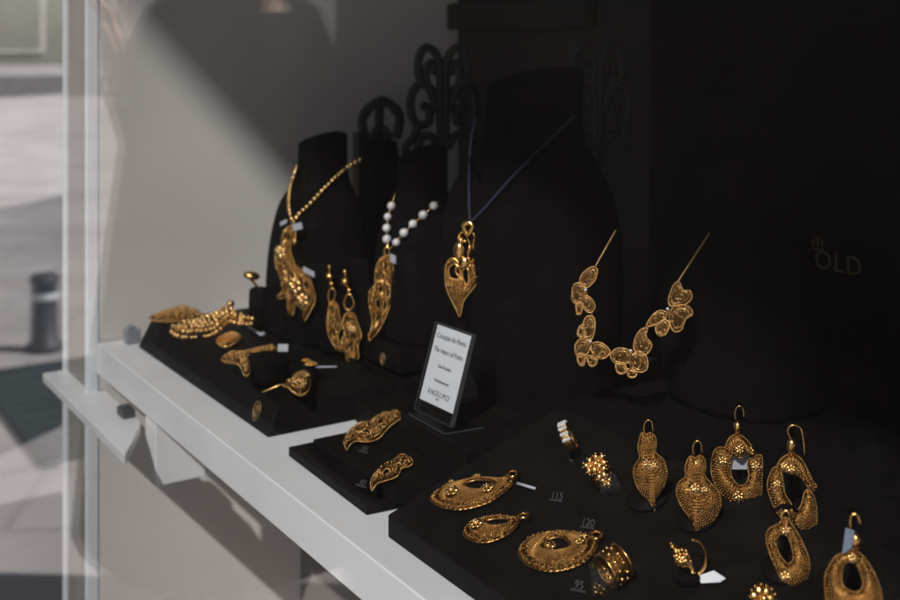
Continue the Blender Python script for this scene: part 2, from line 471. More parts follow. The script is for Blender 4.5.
    for k, (fx, fy, rp) in enumerate(flowers):
        q = fr.px(fx, fy); q2 = fr.px(fx + rp, fy); rr = 1.25 * math.hypot(q2[0] - q[0], q2[1] - q[1])
        fb = MB(); flower(fb, fr.p3(q, (hgt(q) if ok(q) else h0 + thick) + rr * .12), fr.n, rr, 6, k)
        fb.build('rosette', M['bead_gold'], parent)
    return plate

def crop(ox, oy, s, pts): return [(ox + a / s, oy + b / s) for a, b in pts]

def text(body, size, o, u, v, mat, parent, name='lettering', align='CENTER', depth=0.0002, spacing=1.0):
    cu = bpy.data.curves.new(name, 'FONT'); cu.body = body; cu.size = size; cu.align_x = align; cu.extrude = depth; cu.space_character = spacing
    t = bpy.data.objects.new(name, cu); COL.objects.link(t)
    bpy.context.view_layer.update()
    me = bpy.data.meshes.new_from_object(t.evaluated_get(bpy.context.evaluated_depsgraph_get()))
    bpy.data.objects.remove(t)
    u = Vector(u).normalized(); v = Vector(v).normalized(); n = u.cross(v)
    off = Vector(o) - wloc(parent)
    for q in me.vertices:
        c = q.co.copy(); q.co = off + u * c.x + v * c.y + n * c.z
    me.materials.clear(); me.materials.append(mat)
    ob = bpy.data.objects.new(name, me); COL.objects.link(ob); ob.parent = parent
    return ob

def ring_pts(cx, cy, z, hw, hd, tiltz=0, n=40, e=2.4):
    out = []
    for k in range(n):
        a = 2 * math.pi * k / n; c, s = math.cos(a), math.sin(a)
        x = hw * math.copysign(abs(c) ** (2 / e), c); y = hd * math.copysign(abs(s) ** (2 / e), s)
        out.append(Vector((cx + x, cy + y, z + tiltz * (y / max(hd, 1e-6)))))
    return out

# ================================================================== THE SETTING
def simple(name, mb, mat, label, cat, loc=None, bevel=0.0, smooth=False, group=None):
    return tag(mb.build(name, mat, None, smooth, bevel, loc), label, cat, group)

g = MB(); g.add([(-60, -60, GROUND), (60, -60, GROUND), (60, 60, GROUND), (-60, 60, GROUND)], [[0, 1, 2, 3]])
o = g.build('pavement', M['paving'], smooth=False); o['kind'] = 'structure'

XW = -1.34; YB = 0.5
# end wall of the window with its jamb profiles
ew = thing('end_wall', (XW, 0, GROUND), 'white side wall at the far left end of the shop window, half in sunlight', 'wall')
b = MB(); b.box(XW - 0.108, XW, 0.004, YB + 0.3, GROUND, 1.2); b.build('wall_face', M['white_paint'], ew, False)
b = MB(); b.box(XW - 0.098, XW - 0.008, -0.006, 0.0038, GROUND, 1.2); b.build('jamb', M['jamb'], ew, False)
b = MB(); b.box(XW - 0.0075, XW + 0.0015, -0.011, 0.0035, GROUND, 1.2); b.build('corner_profile', M['alu'], ew, False, 0.002)
b = MB(); b.box(XW - 0.107, XW - 0.0985, -0.011, 0.0035, GROUND, 1.2); b.build('corner_profile', M['alu'], ew, False, 0.002)

sh = thing('display_shelf', (-0.7, 0, 0), 'long thick white shelf carrying all the jewellery trays', 'shelf')
b = MB(); b.box(XW + 0.004, 0.7, 0.0, YB - 0.003, -0.0345, 0.0); b.build('shelf_board', M['white_lacquer'], sh, False, 0.0012)
b = MB(); b.box(-1.197, -1.164, 0.012, 0.066, -0.112, -0.0347); b.build('bracket', M['white_lacquer'], sh, False, 0.001)

lg = MB()
def ledge(z): return [(XW - .108, -.034, z), (-1.118, -.034, z), (-1.15, -.016, z), (-1.205, .0105, z), (XW + .004, .0105, z), (XW + .004, .0032, z), (XW - .108, .0032, z)]
_a = ledge(-.067); _b = ledge(-.056)
lg.add(_a + _b, [[6, 5, 4, 3, 2, 1, 0], [7, 8, 9, 10, 11, 12, 13]] + [[i, (i + 1) % 7, 7 + (i + 1) % 7, 7 + i] for i in range(7)])
simple('window_ledge', lg, M['white_lacquer'], 'short white ledge running below the left end of the shelf', 'ledge', (-1.2, 0, -0.074), 0.0015)
b = MB(); b.box(-1.245, -1.222, -0.004, 0.0095, -0.056, -0.047); b.box(-1.24, -1.228, -0.003, 0.008, -0.047, -0.0445)
simple('ledge_clip', b, M['dark_metal'], 'small dark clip on the white ledge under the shelf', 'clip', (-1.23, 0, -0.056), 0.001)

bp = thing('back_panel', (-0.4, YB, 0), 'black back panel of the window with dull gold lettering', 'panel')
b = MB(); b.box(XW + 0.001, -.952, YB, YB + 0.02, GROUND, 1.2); b.build('board', M['back'], bp, False)
b = MB(); b.box(-.949, 1.0, YB, YB + 0.02, GROUND, 1.2); b.build('black_board', M['black_board'], bp, False, .001)
b = MB(); b.box(XW + 0.002, -1.04, YB - 0.02, YB - 0.001, 0.365, 0.40); b.build('rail', M['back'], bp, False, 0.003)
b = MB(); b.box(XW + 0.001, 0.75, 0.26, 0.275, GROUND, -0.036)
simple('under_shelf_panel', b, M['jamb'], 'grey panel closing the space below the shelf', 'panel', (-0.7, 0.26, GROUND))
b = MB(); b.box(XW + 0.001, 1.0, -0.04, YB - 0.003, 0.95, 0.98)
simple('window_ceiling', b, M['carcass'], 'dark board ceiling above the window display', 'ceiling', (0, 0.2, 0.95))
# lettering on the back panel
pO = atY(862, 277, YB - 0.0008); pL = atY(817, 266, YB - 0.0008)
xd = Vector((1, 0, 0))
ltr = text('GOLD', 0.0245, (atY(829, 270, YB - .0008).x, YB - 0.0008, atY(840, 272, YB).z), xd, UP, M['letter'], bp, 'lettering', spacing=1.12)
c = atY(818, 244, YB - 0.001); b = MB()
for s in (-1, 1):
    b.tube([c + Vector((s * (.0005 + .0055 * math.sin(t * .35)), 0, .006 * math.cos(t * .35 * 1.1))) for t in range(10)], .0006, 5)
b.tube([c + Vector((-.006, 0, .001)), c + Vector((.006, 0, .001))], .0006, 5); b.tube([c + Vector((0, 0, .006)), c + Vector((0, 0, -.005))], .0006, 5)
b.build('mark', M['letter'], bp)

# glass, facade and awning
b = MB(); b.box(-3.39, 1.59, -0.062, -0.054, -0.855, 0.795)
simple('window_pane', b, M['glass'], 'large clear shop window pane reflecting the street', 'window', (0, -0.06, -0.8))
b = MB(); b.box(-3.4, XW - 0.113, 0.9, 0.92, GROUND, 1.2)
simple('neighbour_wall', b, M['jamb'], 'grey back wall of the neighbouring window', 'wall', (-2.4, 0.9, GROUND))
fa = MB(); fa.box(-8, 5, -0.09, -0.04, 0.80, 3.4); fa.box(-8, -3.4, -0.09, -0.03, GROUND, 0.8); fa.box(1.6, 5, -0.09, -0.03, GROUND, .8)
fa.box(-3.4, 1.6, -.09, -.03, GROUND, -0.86)
simple('shop_facade', fa, M['facade'], 'grey stone shop front above and around the window', 'facade', (0, -0.06, GROUND))
YA = -2.3; ZA = 0.385 + 1.1 * (0.05 - YA)
aw = thing('awning', (0, -0.09, ZA + .5), 'charcoal canvas awning above the shop window', 'awning')
b = MB(); b.hexa([(-5, YA, ZA + .02), (5, YA, ZA + .02), (5, -0.09, ZA + .55), (-5, -0.09, ZA + .55)], [(-5, YA, ZA + .035), (5, YA, ZA + .035), (5, -0.09, ZA + .565), (-5, -0.09, ZA + .565)])
b.build('canvas', M['awning'], aw, False)
b = MB(); b.box(-5, 5, YA - .03, YA, ZA, ZA + .05); b.build('front_bar', M['alu'], aw, False, .005)

# street things, real and added, that show only as a reflection in the pane
cb = thing('reflection_blocker', (-1.6, -1.25, GROUND), 'added dark brown cabinet standing on the pavement opposite the window', 'blocker')  # unseen, invented box whose mirror image darkens the right of the pane
b = MB(); b.box(-2.28, -.80, -1.15, -.92, GROUND + .08, .52); b.build('blocker_body', M['blocker'], cb, False, .01)
b = MB(); b.box(-2.24, -.84, -1.12, -.95, GROUND, GROUND + .08); b.build('plinth', M['dark_metal'], cb, False, .004)
b = MB(); b.box(-2.31, -.77, -1.18, -.88, .521, .56); b.build('roof', M['dark_metal'], cb, False, .01)
for k in range(2):
    b = MB(); x0 = -2.265 + k * .73; b.box(x0, x0 + .72, -.919, -.905, GROUND + .12, .49); d_ = b.build('door', M['blocker'], cb, False, .004)
    b = MB(); b.box(x0 + .65, x0 + .675, -.904, -.885, -.25, -.1); b.build('handle', M['dark_metal'], d_, False, .003)
bd = thing('bollard', (-4.86, -.9, GROUND), 'short dark iron bollard on the pavement', 'bollard')
b = MB(); b.loft([ring_pts(-4.86, -.9, GROUND + z, w, w, 0, 24, 2) for z, w in ((0, .075), (.03, .07), (.04, .055), (.27, .05), (.275, .058), (.30, .058), (.31, .052), (.312, .02))]); b.build('post', M['dark_metal'], bd)
b = MB(); b.loft([ring_pts(-4.86, -.9, GROUND + z, w, w, 0, 24, 2) for z, w in ((.21, .0545), (.225, .0575), (.24, .0545))], False); b.build('band', M['alu'], bd)
dg = MB()  # added slats standing in for a dark shadow-like patch of the mirrored pavement
for k in range(11): dg.box(-4.6 + k * .1, -4.6 + k * .1 + .07, -1.15, -.62, GROUND + .004, GROUND + .02)
dg.box(-4.62, -3.5, -1.19, -1.15, GROUND + .004, GROUND + .022); dg.box(-4.62, -3.5, -.62, -.58, GROUND + .004, GROUND + .022)
simple('dark_patch_slats', dg, M['green_iron'], 'added dark green grate in the pavement', 'slats', (-4.1, -.9, GROUND))
hb = thing('town_house', (-26, -5, GROUND), 'grey stone house closing the far end of the street', 'house')
b = MB(); b.box(-34, -26, -16, 4, GROUND, 11); b.build('wall', M['facade'], hb, False)
for r_ in range(3):
    for c_ in range(6):
        y0 = -14.5 + c_ * 2.9; z0 = .2 + r_ * 3.1
        b = MB(); b.box(-25.99, -25.9, y0 - .12, y0 + 1.32, z0 - .12, z0 + 2.02); wn = b.build('window', M['white_paint'], hb, False)
        b = MB(); b.box(-25.89, -25.86, y0, y0 + 1.2, z0, z0 + 1.9); b.build('pane', M['facade'], wn, False)
b = MB(); b.hexa([(-34.5, -16.5, 11), (-25.5, -16.5, 11), (-25.5, 4.5, 11), (-34.5, 4.5, 11)], [(-30.2, -14, 13.5), (-29.8, -14, 13.5), (-29.8, 2, 13.5), (-30.2, 2, 13.5)]); b.build('roof', M['terracotta'], hb, False)

# the person beside the photographer, seen mirrored in the pane
def skin_mesh(name, verts, edges, mat, parent, sub=2):
    me = bpy.data.meshes.new(name); off = wloc(parent)
    me.from_pydata([Vector(v[:3]) - off for v in verts], edges, []); o_ = bpy.data.objects.new(name, me); COL.objects.link(o_); o_.parent = parent
    sk = o_.modifiers.new('Skin', 'SKIN'); sk.use_smooth_shade = True
    for i, v in enumerate(verts): me.skin_vertices[0].data[i].radius = (v[3], v[4] if len(v) > 4 else v[3])
    me.skin_vertices[0].data[0].use_root = True
    ss = o_.modifiers.new('Subdivision', 'SUBSURF'); ss.levels = sub; ss.render_levels = sub
    me.materials.append(mat); return o_
PX, PY = -2.20, -.635
ps = thing('person', (PX, PY, GROUND), 'person in a long black coat raising one braceleted hand before the window', 'person')
zz = lambda h: GROUND + h
V = [(PX, PY, zz(.86), .15, .11), (PX, PY, zz(1.08), .125, .095), (PX, PY, zz(1.28), .15, .10), (PX, PY + .005, zz(1.38), .07, .06), (PX, PY + .02, zz(1.46), .05), (PX, PY + .035, zz(1.53), .075, .088), (PX, PY + .03, zz(1.61), .065, .078)]
E = [(0, 1), (1, 2), (2, 3), (3, 4), (4, 5), (5, 6)]
def limb(frm, pts):
    k = frm
    for p in pts: V.append(p); E.append((k, len(V) - 1)); k = len(V) - 1
    return k
for s_ in (-1, 1):
    limb(0, [(PX + s_ * .095, PY, zz(.80), .085), (PX + s_ * .10, PY + .01, zz(.47), .058), (PX + s_ * .105, PY - .015, zz(.28), .05), (PX + s_ * .105, PY - .02, zz(.09), .036), (PX + s_ * .11, PY + .05, zz(.045), .035), (PX + s_ * .115, PY + .14, zz(.03), .026)])
limb(2, [(PX + .17, PY, zz(1.31), .058), (PX + .215, PY - .01, zz(1.06), .042), (PX + .22, PY + .03, zz(.84), .03), (PX + .222, PY + .05, zz(.76), .03, .018), (PX + .222, PY + .06, zz(.69), .02, .012)])
WR = Vector((-2.244, -.419, .276))
hw_ = limb(2, [(PX - .17, PY, zz(1.31), .058), (-2.42, -.53, .13, .042), (-2.285, -.445, .245, .031), (*WR, .026, .02), (WR.x + .004, WR.y + .005, WR.z + .045, .034, .017), (WR.x + .006, WR.y + .01, WR.z + .085, .036, .014)])
for k, (dx, ln) in enumerate(((-.03, .066), (-.010, .078), (.011, .072), (.03, .056))):
    limb(hw_, [(WR.x + dx, WR.y + .014, WR.z + .10, .0085), (WR.x + dx * 1.15, WR.y + .024, WR.z + .10 + ln * .5, .008), (WR.x + dx * 1.15, WR.y + .045, WR.z + .10 + ln * .85, .0065)])
limb(hw_ - 1, [(WR.x + .036, WR.y + .02, WR.z + .05, .011), (WR.x + .056, WR.y + .035, WR.z + .085, .0085), (WR.x + .058, WR.y + .045, WR.z + .108, .007)])
skin_mesh('body', V, E, M['skin'], ps)
b = MB(); b.ball((PX, PY + .125, zz(1.535)), .016, 2, (.7, 1, 1.3))
b.build('nose', M['skin'], ps)
b = MB(); b.ball((PX, PY - .002, zz(1.60)), .1, 3, (.9, 1.05, .85)); b.loft([ring_pts(PX, PY - .03, zz(h), w_, w_ * .75, 0, 20, 2) for h, w_ in ((1.60, .085), (1.5, .095), (1.38, .085), (1.3, .05))]); b.build('hair', M['hair'], ps)
b = MB(); b.loft([ring_pts(PX, PY + dy, zz(h), w_, d2, 0, 28, 2.3) for h, w_, d2, dy in ((.30, .32, .30, .0), (.6, .29, .275, 0), (.9, .25, .235, 0), (1.08, .225, .21, 0), (1.25, .225, .20, 0), (1.335, .2, .16, 0), (1.39, .10, .085, .01), (1.43, .085, .08, .015))])
ct = b.build('coat', M['coat'], ps)
b = MB(); b.tube([(PX - .175, PY, zz(1.31)), (-2.425, -.535, .14), (-2.42, -.53, .125), (-2.295, -.452, .236)], .062, 14, False, (1.15, .68)); b.build('sleeve', M['coat'], ct)
b = MB(); b.tube([(PX + .175, PY, zz(1.31)), (PX + .218, PY - .01, zz(1.06)), (PX + .222, PY + .03, zz(.85))], .062, 14, False, (1.15, .75)); b.build('sleeve', M['coat'], ct)
ax_ = Vector((.16, .13, .136)).normalized(); u_ = ax_.orthogonal().normalized(); v_ = ax_.cross(u_)
b = MB(); cc_ = WR - ax_ * .02
b.tube([cc_ + (u_ * math.cos(k * .2618) + v_ * math.sin(k * .2618)) * .038 for k in range(24)], .0045, 8, True); b.build('bracelet', M['silver'], ps)
for s_ in (-1, 1):
    b = MB(); b.loft([[Vector((PX + s_ * .112 + .05 * w_ * math.cos(k * .314), PY + .055 + .135 * w_ * math.sin(k * .314), GROUND + h)) for k in range(20)] for h, w_ in ((0, .95), (.02, 1), (.05, .9), (.085, .62), (.11, .4))]); b.build('shoe', M['leather'], ps)

# ================================================================== TRAYS AND STANDS
ZT = 0.029
ta = thing('display_tray', (-1.1, 0.18, 0.0), 'thick black tray at the far left end with bronze emblem on its front', 'tray')
b = MB(); b.hexa([(-1.292, .034, .0005), (-.936, .036, .0005), (-.936, .335, .0005), (-1.292, .335, .0005)],
                 [(-1.284, .046, ZT + .002), (-.942, .048, ZT - .003), (-.942, .335, ZT - .001), (-1.284, .335, ZT + .002)])
b.build('tray_body', M['leather'], ta, False, 0.0022)
def emblem(c, n, w, h, parent):
    b = MB(); n = Vector(n).normalized(); u = UP.cross(n).normalized(); v = n.cross(u)
    def q(x, y): return Vector(c) + u * x * w + v * y * h + n * .0005
    b.tube([q(*p) for p in catmull([(-.45, .3), (-.5, -.1), (0, -.55), (.5, -.1), (.45, .3), (.2, .5), (-.2, .5)], 4)], .0005, 5, True)
    b.tube([q(*p) for p in catmull([(-.2, .25), (-.25, -.05), (0, -.35), (.25, -.05), (.2, .25)], 4, False)], .0004, 5)
    b.tube([q(0, .45), q(0, -.45)], .0004, 5)
    return b.build('emblem', M['emblem'], parent)
emblem(atY(257, 411, .0405), (0, -1, .3), .013, .016, ta)

tb = thing('display_tray', (-.81, .1, 0), 'thin black tray with two curved gold pendants beside the sign', 'tray')
b = MB(); b.hexa([(-.885, .033, .0005), (-.744, .030, .0005), (-.728, .2, .0005), (-.885, .2, .0005)],
                 [(-.885, .033, .0085), (-.744, .030, .0085), (-.728, .2, .0085), (-.885, .2, .0085)])
b.build('tray_body', M['leather'], tb, False, .001)
b = MB(); b.box(-.868, -.733, .0475, .2, .0087, .0172); b.build('raised_pad', M['leather'], tb, False, .001)
b = MB(); b.box(-.9335, -.8865, .122, .30, .0005, .019); b.box(-.886, -.717, .305, .494, .0005, .019); b.build('rear_pad', M['leather'], tb, False, .001)

WS = 0.33
def wz(Y): return 0.0165 + WS * (Y - 0.025)
tcn = thing('display_tray', (-.5, .1, 0), 'large sloping black tray in the right foreground full of earrings and rings', 'tray')
b = MB(); b.hexa([(-.703, .025, .0005), (-.1, .025, .0005), (-.1, .175, .0005), (-.703, .175, .0005)],
                 [(-.703, .025, wz(.025)), (-.1, .025, wz(.025)), (-.1, .175, wz(.175)), (-.703, .175, wz(.175))])
b.build('tray_body', M['leather'], tcn, False, .0012)
b = MB(); b.box(-.715, -.1, .177, .495, .0005, .0655); b.build('back_step', M['velvet'], tcn, False, .001)
WN = Vector((0, -WS, 1)).normalized(); WO = Vector((-.5, .025, wz(.025)))
def onW(x, y, h=0): return on_plane(x, y, WO + WN * h, WN)
def wframe(x, y, h=0.0): return Frame(onW(x, y, h), WN, D)

sb = MB(); sb.box(-.8195, -.722, .103, .197, .0174, .0405)
simple('display_block', sb, M['leather'], 'black block carrying the white card sign', 'block', (-.78, .15, .0174), .001)
pl = thing('display_block', (-.98, .25, ZT), 'black plinth with small bronze emblem under the pearl necklace bust', 'block')
b = MB(); b.box(-1.035, -.945, .176, .33, ZT + .003, ZT + .025); b.build('plinth', M['leather'], pl, False, .001)
emblem(atY(383, 359, .1755), (0, -1, 0), .009, .011, pl)

# busts face the street (-Y)
def bust(name, x, z0, prof, label, top_tilt=.006):
    t = thing(name, (x, prof[0][1], z0), label, 'bust')
    P = catmull([tuple(p) for p in prof], 4, False)
    rings = []
    for i, (z, cy, hw, hd) in enumerate(P):
        rings.append(ring_pts(x, cy, z, hw, hd, top_tilt if i == len(P) - 1 else top_tilt * max(0, (i - len(P) * .7) / (len(P) * .3))))
    z, cy, hw, hd = P[-1]
    rings.append(ring_pts(x, cy, z + .0025, hw * .9, hd * .9, top_tilt))
    b = MB(); b.loft(rings); ob = b.build('torso', M['velvet'], t, True)
    return t, BVHTree.FromPolygons([Vector(v) for v in b.v], b.f)
def hit(bvh, x, y, off=0.002, fb=None):
    r = ray(x, y).normalized(); h = bvh.ray_cast(CAM, r)
    if h[0] is None: return fb, None
    return h[0] - r * off, h[1]

b1, bv1 = bust('necklace_bust', -1.14, ZT + .002, [(ZT + .0025, .185, .07, .05), (.07, .186, .072, .05), (.12, .187, .07, .047), (.165, .188, .056, .04), (.19, .19, .037, .031), (.207, .191, .028, .027), (.225, .192, .026, .026), (.24, .192, .0265, .026)],
               'black velvet bust at the left wearing a gold bead necklace')
b2, bv2 = bust('necklace_bust', -.985, ZT + .025, [(.0545, .235, .052, .05), (.09, .232, .056, .05), (.13, .23, .056, .046), (.165, .228, .048, .038), (.19, .226, .031, .028), (.205, .225, .024, .0235), (.236, .226, .023, .023)],
               'black velvet bust wearing the pearl necklace in front of scrollwork')
b3, bv3 = bust('necklace_bust', -.80, 0.0, [(.001, .235, .06, .034), (.05, .235, .07, .05), (.12, .226, .08, .066), (.17, .222, .083, .068), (.215, .222, .076, .062), (.245, .224, .055, .051), (.262, .225, .043, .043), (.29, .226, .0395, .04), (.316, .227, .040, .0405)],
               'tall black velvet bust in the middle wearing a dark cord', .008)
b4, bv4 = bust('necklace_bust', -.64, .0655, [(.066, .315, .06, .055), (.1, .313, .062, .06), (.15, .31, .061, .056), (.19, .308, .055, .048), (.215, .303, .042, .038), (.232, .30, .03, .03), (.262, .30, .028, .028)],
               'black velvet bust at the right wearing the butterfly necklace')

# narrow stand with an openwork black finial between the first two busts
st = thing('jewellery_stand', (-1.16, .36, 0), 'narrow black stand with an openwork finial behind the bead necklace', 'stand')
fr = upright(380, 140, 1.42)
b = MB()
pc = fr.p3(fr.px(379, 175))
b.loft([ring_pts(pc.x, pc.y, z, w, w * .8, 0, 20, 4) for z, w in ((.0, .04), (.03, .036), (.13, .028), (.2, .026), (.226, .022))])
b.build('post', M['velvet'], st)
b = MB()
b.tube([fr.p3(fr.px(*p)) for p in catmull([(366, 139), (362, 122), (367, 110), (381, 101), (395, 108), (400, 120), (396, 138)], 5, False)], .006, 8)
b.tube([fr.p3(fr.px(*p)) for p in [(380, 102), (379, 120), (380, 142)]], .006, 8)
for p in ((366, 112), (381, 101), (396, 110)): b.ball(fr.p3(fr.px(*p)), .007, 2)
b.tube([fr.p3(fr.px(*p)) for p in catmull([(371, 139), (377, 129), (384, 129), (391, 139)], 4, False)], .005, 8)
b.build('finial', M['iron'], st)
b = MB(); q = fr.p3(fr.px(361, 148)); b.box(q.x - .008, q.x + .008, q.y - .008, q.y + .008, .0, q.z + .02)
b.build('side_post', M['iron'], st, False, .002)

def scrollwork(cx, fr, label, s=1.0):
    t = thing('scrollwork_stand', Vector((fr.o.x, fr.o.y, 0)), label, 'stand', 'dark iron scrollwork stands')
    b = MB()
    def q(x, y, h=0): return fr.p3(fr.px(cx + x * s, y), h)
    def cv(pts, r=.0054): b.tube([q(*p) for p in catmull(pts, 5, False)], r, 7)
    for m in (-1, 1):
        cv([(m * 2, 150), (m * 3, 100), (m * 3, 66), (m * 9, 51), (m * 18, 48), (m * 24, 58), (m * 24, 76), (m * 20, 84)])
        cv([(m * 8, 92), (m * 15, 84), (m * 17, 70), (m * 13, 62), (m * 8, 67), (m * 10, 75)], .0044)
        cv([(m * 6, 112), (m * 14, 88), (m * 24, 85), (m * 31, 95), (m * 32, 112), (m * 25, 125), (m * 14, 122), (m * 14, 110), (m * 20, 105)])
        cv([(m * 25, 126), (m * 30, 138), (m * 38, 148), (m * 34, 155), (m * 26, 150), (m * 22, 138), (m * 12, 136), (m * 5, 148)])
        b.ball(q(m * 9, 70), .0048, 2); b.ball(q(m * 19, 106), .0052, 2)
    b.build('scroll', M['iron'], t)
    b = MB(); base = q(0, 150); b.tube([base, Vector((base.x, base.y, .02))], .006, 10)
    b.loft([ring_pts(base.x, base.y, z, w, w, 0, 24, 2) for z, w in ((.0005, .045), (.008, .045), (.014, .02), (.03, .008))])
    b.build('foot', M['iron'], t)
    return t
scrollwork(443, upright(443, 100, 1.36, 20), 'dark iron scrollwork stand rising behind the pearl necklace')
scrollwork(597, upright(597, 100, 1.24, 20), 'dark iron scrollwork stand right of the tall bust')

# ================================================================== NECKLACES
# 1 gold bead chain with large pendant
n1 = thing('bead_necklace', hit(bv1, 293, 230)[0], 'gold bead necklace with big ornate pendant on the left bust', 'necklace')
b = MB(); mid = []
L = catmull([(297, 167), (293, 178), (290, 190), (289, 205), (291, 216), (293, 223)], 6, False)
Rr = catmull([(294, 222), (300, 213), (309, 205), (322, 191), (335, 178), (348, 167), (360, 160)], 6, False)
fbp = upright(300, 200, 1.235, -15)
def chainpts(bvh, pts, off, frm):
    out = []
    for p in pts:
        h, n_ = hit(bvh, p[0], p[1], off); out.append(h if h is not None else frm.p3(frm.px(*p)))
    return out
for side in (L, Rr):
    for p in resample(chainpts(bv1, side, .003, fbp), .0058, False): b.ball(p, .0027, 2)
b.build('bead_chain', M['bead_gold'], n1)
S7 = lambda pts: crop(265, 210, 5.22, pts)
fr = Frame(hit(bv1, 297, 260, .008)[0], (.45, -.9, 0.05))
filigree(n1, fr, S7([(105, 110), (130, 85), (155, 90), (165, 125), (160, 160), (140, 175), (136, 200), (145, 240), (165, 290), (190, 310), (225, 330), (245, 370), (262, 430), (265, 480), (240, 530), (215, 575), (205, 555), (205, 510), (180, 490), (160, 480), (158, 520), (150, 550), (130, 540), (120, 500), (115, 455), (85, 462), (70, 450), (95, 420), (90, 370), (65, 300), (55, 250), (75, 220), (95, 195), (90, 160)]),
         holes=[S7([(95, 300), (112, 290), (118, 330), (108, 350)]), S7([(140, 330), (158, 325), (165, 360), (150, 375)]), S7([(118, 395), (132, 385), (136, 425), (124, 430)]), S7([(205, 380), (222, 372), (232, 405), (216, 412)]), S7([(225, 450), (240, 445), (242, 485), (228, 490)]), S7([(120, 130), (136, 125), (136, 160), (122, 165)]), S7([(80, 245), (95, 235), (98, 265), (84, 270)])],
         dome=.005, gr=.0012, gstep=.0036, rimr=.0011, bname='pendant_plate', scroll=.3,
         flowers=[(299, 286, 6), (284, 252, 4.5), (306, 300, 5)], veins=[S7([(130, 100), (110, 200), (110, 300), (140, 420), (140, 520)]), S7([(150, 300), (200, 400), (220, 540)])])
b = MB(); b.ball(fr.p3(fr.px(297, 241), .003), .0042, 2); b.build('drop_bead', M['gold'], n1)
def paper_tag(mb, p, u, v, w, h, t=.0004):
    u = Vector(u).normalized(); v = Vector(v).normalized(); n = u.cross(v).normalized(); p = Vector(p)
    c = [p - u * w / 2 - v * h / 2, p + u * w / 2 - v * h / 2, p + u * w / 2 + v * h / 2, p - u * w / 2 + v * h / 2]
    mb.hexa(c, [q + n * t for q in c])
b = MB()
paper_tag(b, fr.p3(fr.px(301, 226), .006), RV + UP * .25, UP - RV * .2, .010, .007); paper_tag(b, fr.p3(fr.px(286, 222), .004), RV + UP * .5, UP, .008, .004)
b.build('price_tag', M['tag'], n1, False)
b = MB(); paper_tag(b, fr.p3(fr.px(313, 271), .007), RV - UP * .5, UP, .013, .006); b.build('price_tag', M['tag'], n1, False)

# 2 pearl chain with leaf pendant
n2 = thing('pearl_necklace', hit(bv2, 385, 245)[0] or atD(385, 245, 1.13), 'pearl necklace with long gold leaf pendant on its black bust', 'necklace')
S1 = lambda pts: crop(360, 180, 3.75, pts)
fbp = upright(395, 230, 1.125, -20)
pe = S1([(118, 97), (104, 138), (100, 180), (101, 222), (136, 234), (165, 198), (199, 165), (237, 131), (277, 97)])
b = MB(); P3 = chainpts(bv2, pe, .006, fbp)
for p in P3: b.ball(p, random.uniform(.0039, .0045), 3)
b.build('pearls', M['pearl'], n2)
b = MB()
def chain_wire(mb, pts, r, link=None):
    pts = resample(pts, link or .003, False)
    for i in range(len(pts) - 1):
        mb.tube([pts[i], pts[i + 1]], r, 6); mb.ball(pts[i], r * 1.5, 1)
ext0 = chainpts(bv2, S1([(132, 50), (118, 97)]), .005, fbp); ext1 = chainpts(bv2, S1([(277, 97), (298, 80)]), .005, fbp)
bl = chainpts(bv2, S1([(108, 262)]), .006, fbp)
chain_wire(b, [ext0[0]] + P3[:4] + bl, .0007); chain_wire(b, bl + P3[4:] + [ext1[1]], .0007)
b.build('chain', M['bead_gold'], n2)
fr = Frame(hit(bv2, 382, 290, .007)[0] or atD(382, 290, 1.125), (.5, -.86, 0))
b = MB(); b.tube([fr.p3(fr.px(*p), .001) for p in catmull([(387, 246), (390, 251), (388, 258), (385, 252)], 4)], .0012, 6, True); b.build('bail', M['gold'], n2)
filigree(n2, fr, S1([(85, 290), (110, 280), (125, 310), (128, 360), (125, 430), (105, 500), (75, 560), (40, 600), (38, 580), (50, 530), (40, 480), (38, 420), (58, 390), (60, 350), (70, 310)]),
         holes=[S1([(90, 310), (104, 305), (106, 330), (94, 335)]), S1([(72, 400), (86, 395), (88, 420), (76, 425)]), S1([(100, 410), (112, 405), (114, 432), (103, 436)]), S1([(62, 450), (76, 446), (80, 475), (66, 478)]), S1([(92, 455), (104, 450), (100, 485), (90, 485)]), S1([(64, 510), (76, 505), (72, 535), (62, 540)]), S1([(82, 355), (95, 350), (97, 375), (85, 378)])],
         dome=.003, gr=.0011, gstep=.0031, rimr=.001, bname='leaf_pendant', scroll=.35, veins=[S1([(100, 290), (90, 400), (80, 500), (45, 590)]), S1([(62, 385), (95, 375), (125, 400)])])
b = MB(); paper_tag(b, fr.p3(fr.px(395, 258), .004), RV * .5 + UP * -.2, UP, .006, .008); b.build('price_tag', M['tag'], n2, False)

# 3 dark cord with heart pendant
n3 = thing('cord_necklace', hit(bv3, 470, 222)[0], 'dark blue cord necklace with openwork gold heart pendant', 'necklace')
fbp = upright(500, 170, .93, -20)
b = MB()
for side in ([(476, 118), (472, 135), (470, 155), (469, 190), (470, 222)], [(471, 222), (485, 208), (505, 185), (525, 164), (545, 144), (562, 127), (574, 117)]):
    pts = resample(chainpts(bv3, catmull(side, 6, False), .0035, fbp), .0022, False)
    b.tube(pts, .0013, 8)
    for i, p in enumerate(pts): b.ball(p, .00165, 1)
b.build('cord', M['cord'], n3)
S6 = lambda pts: crop(440, 210, 5.22, pts)
fr = Frame(hit(bv3, 462, 270, .008)[0], (.55, -.82, 0.05))
def W(mb, pts, r, closed=False, h=.002, n=7):
    mb.tube([fr.p3(fr.px(*p), h) for p in catmull(pts, 6, closed)], r, n, closed)
b = MB(); W(b, S6([(150, 65), (132, 80), (140, 110), (155, 125), (172, 105), (176, 78)]), .0021, True, .003); W(b, S6([(140, 75), (160, 62), (175, 80)]), .002, False, .003)
b.build('bail', M['gold'], n3)
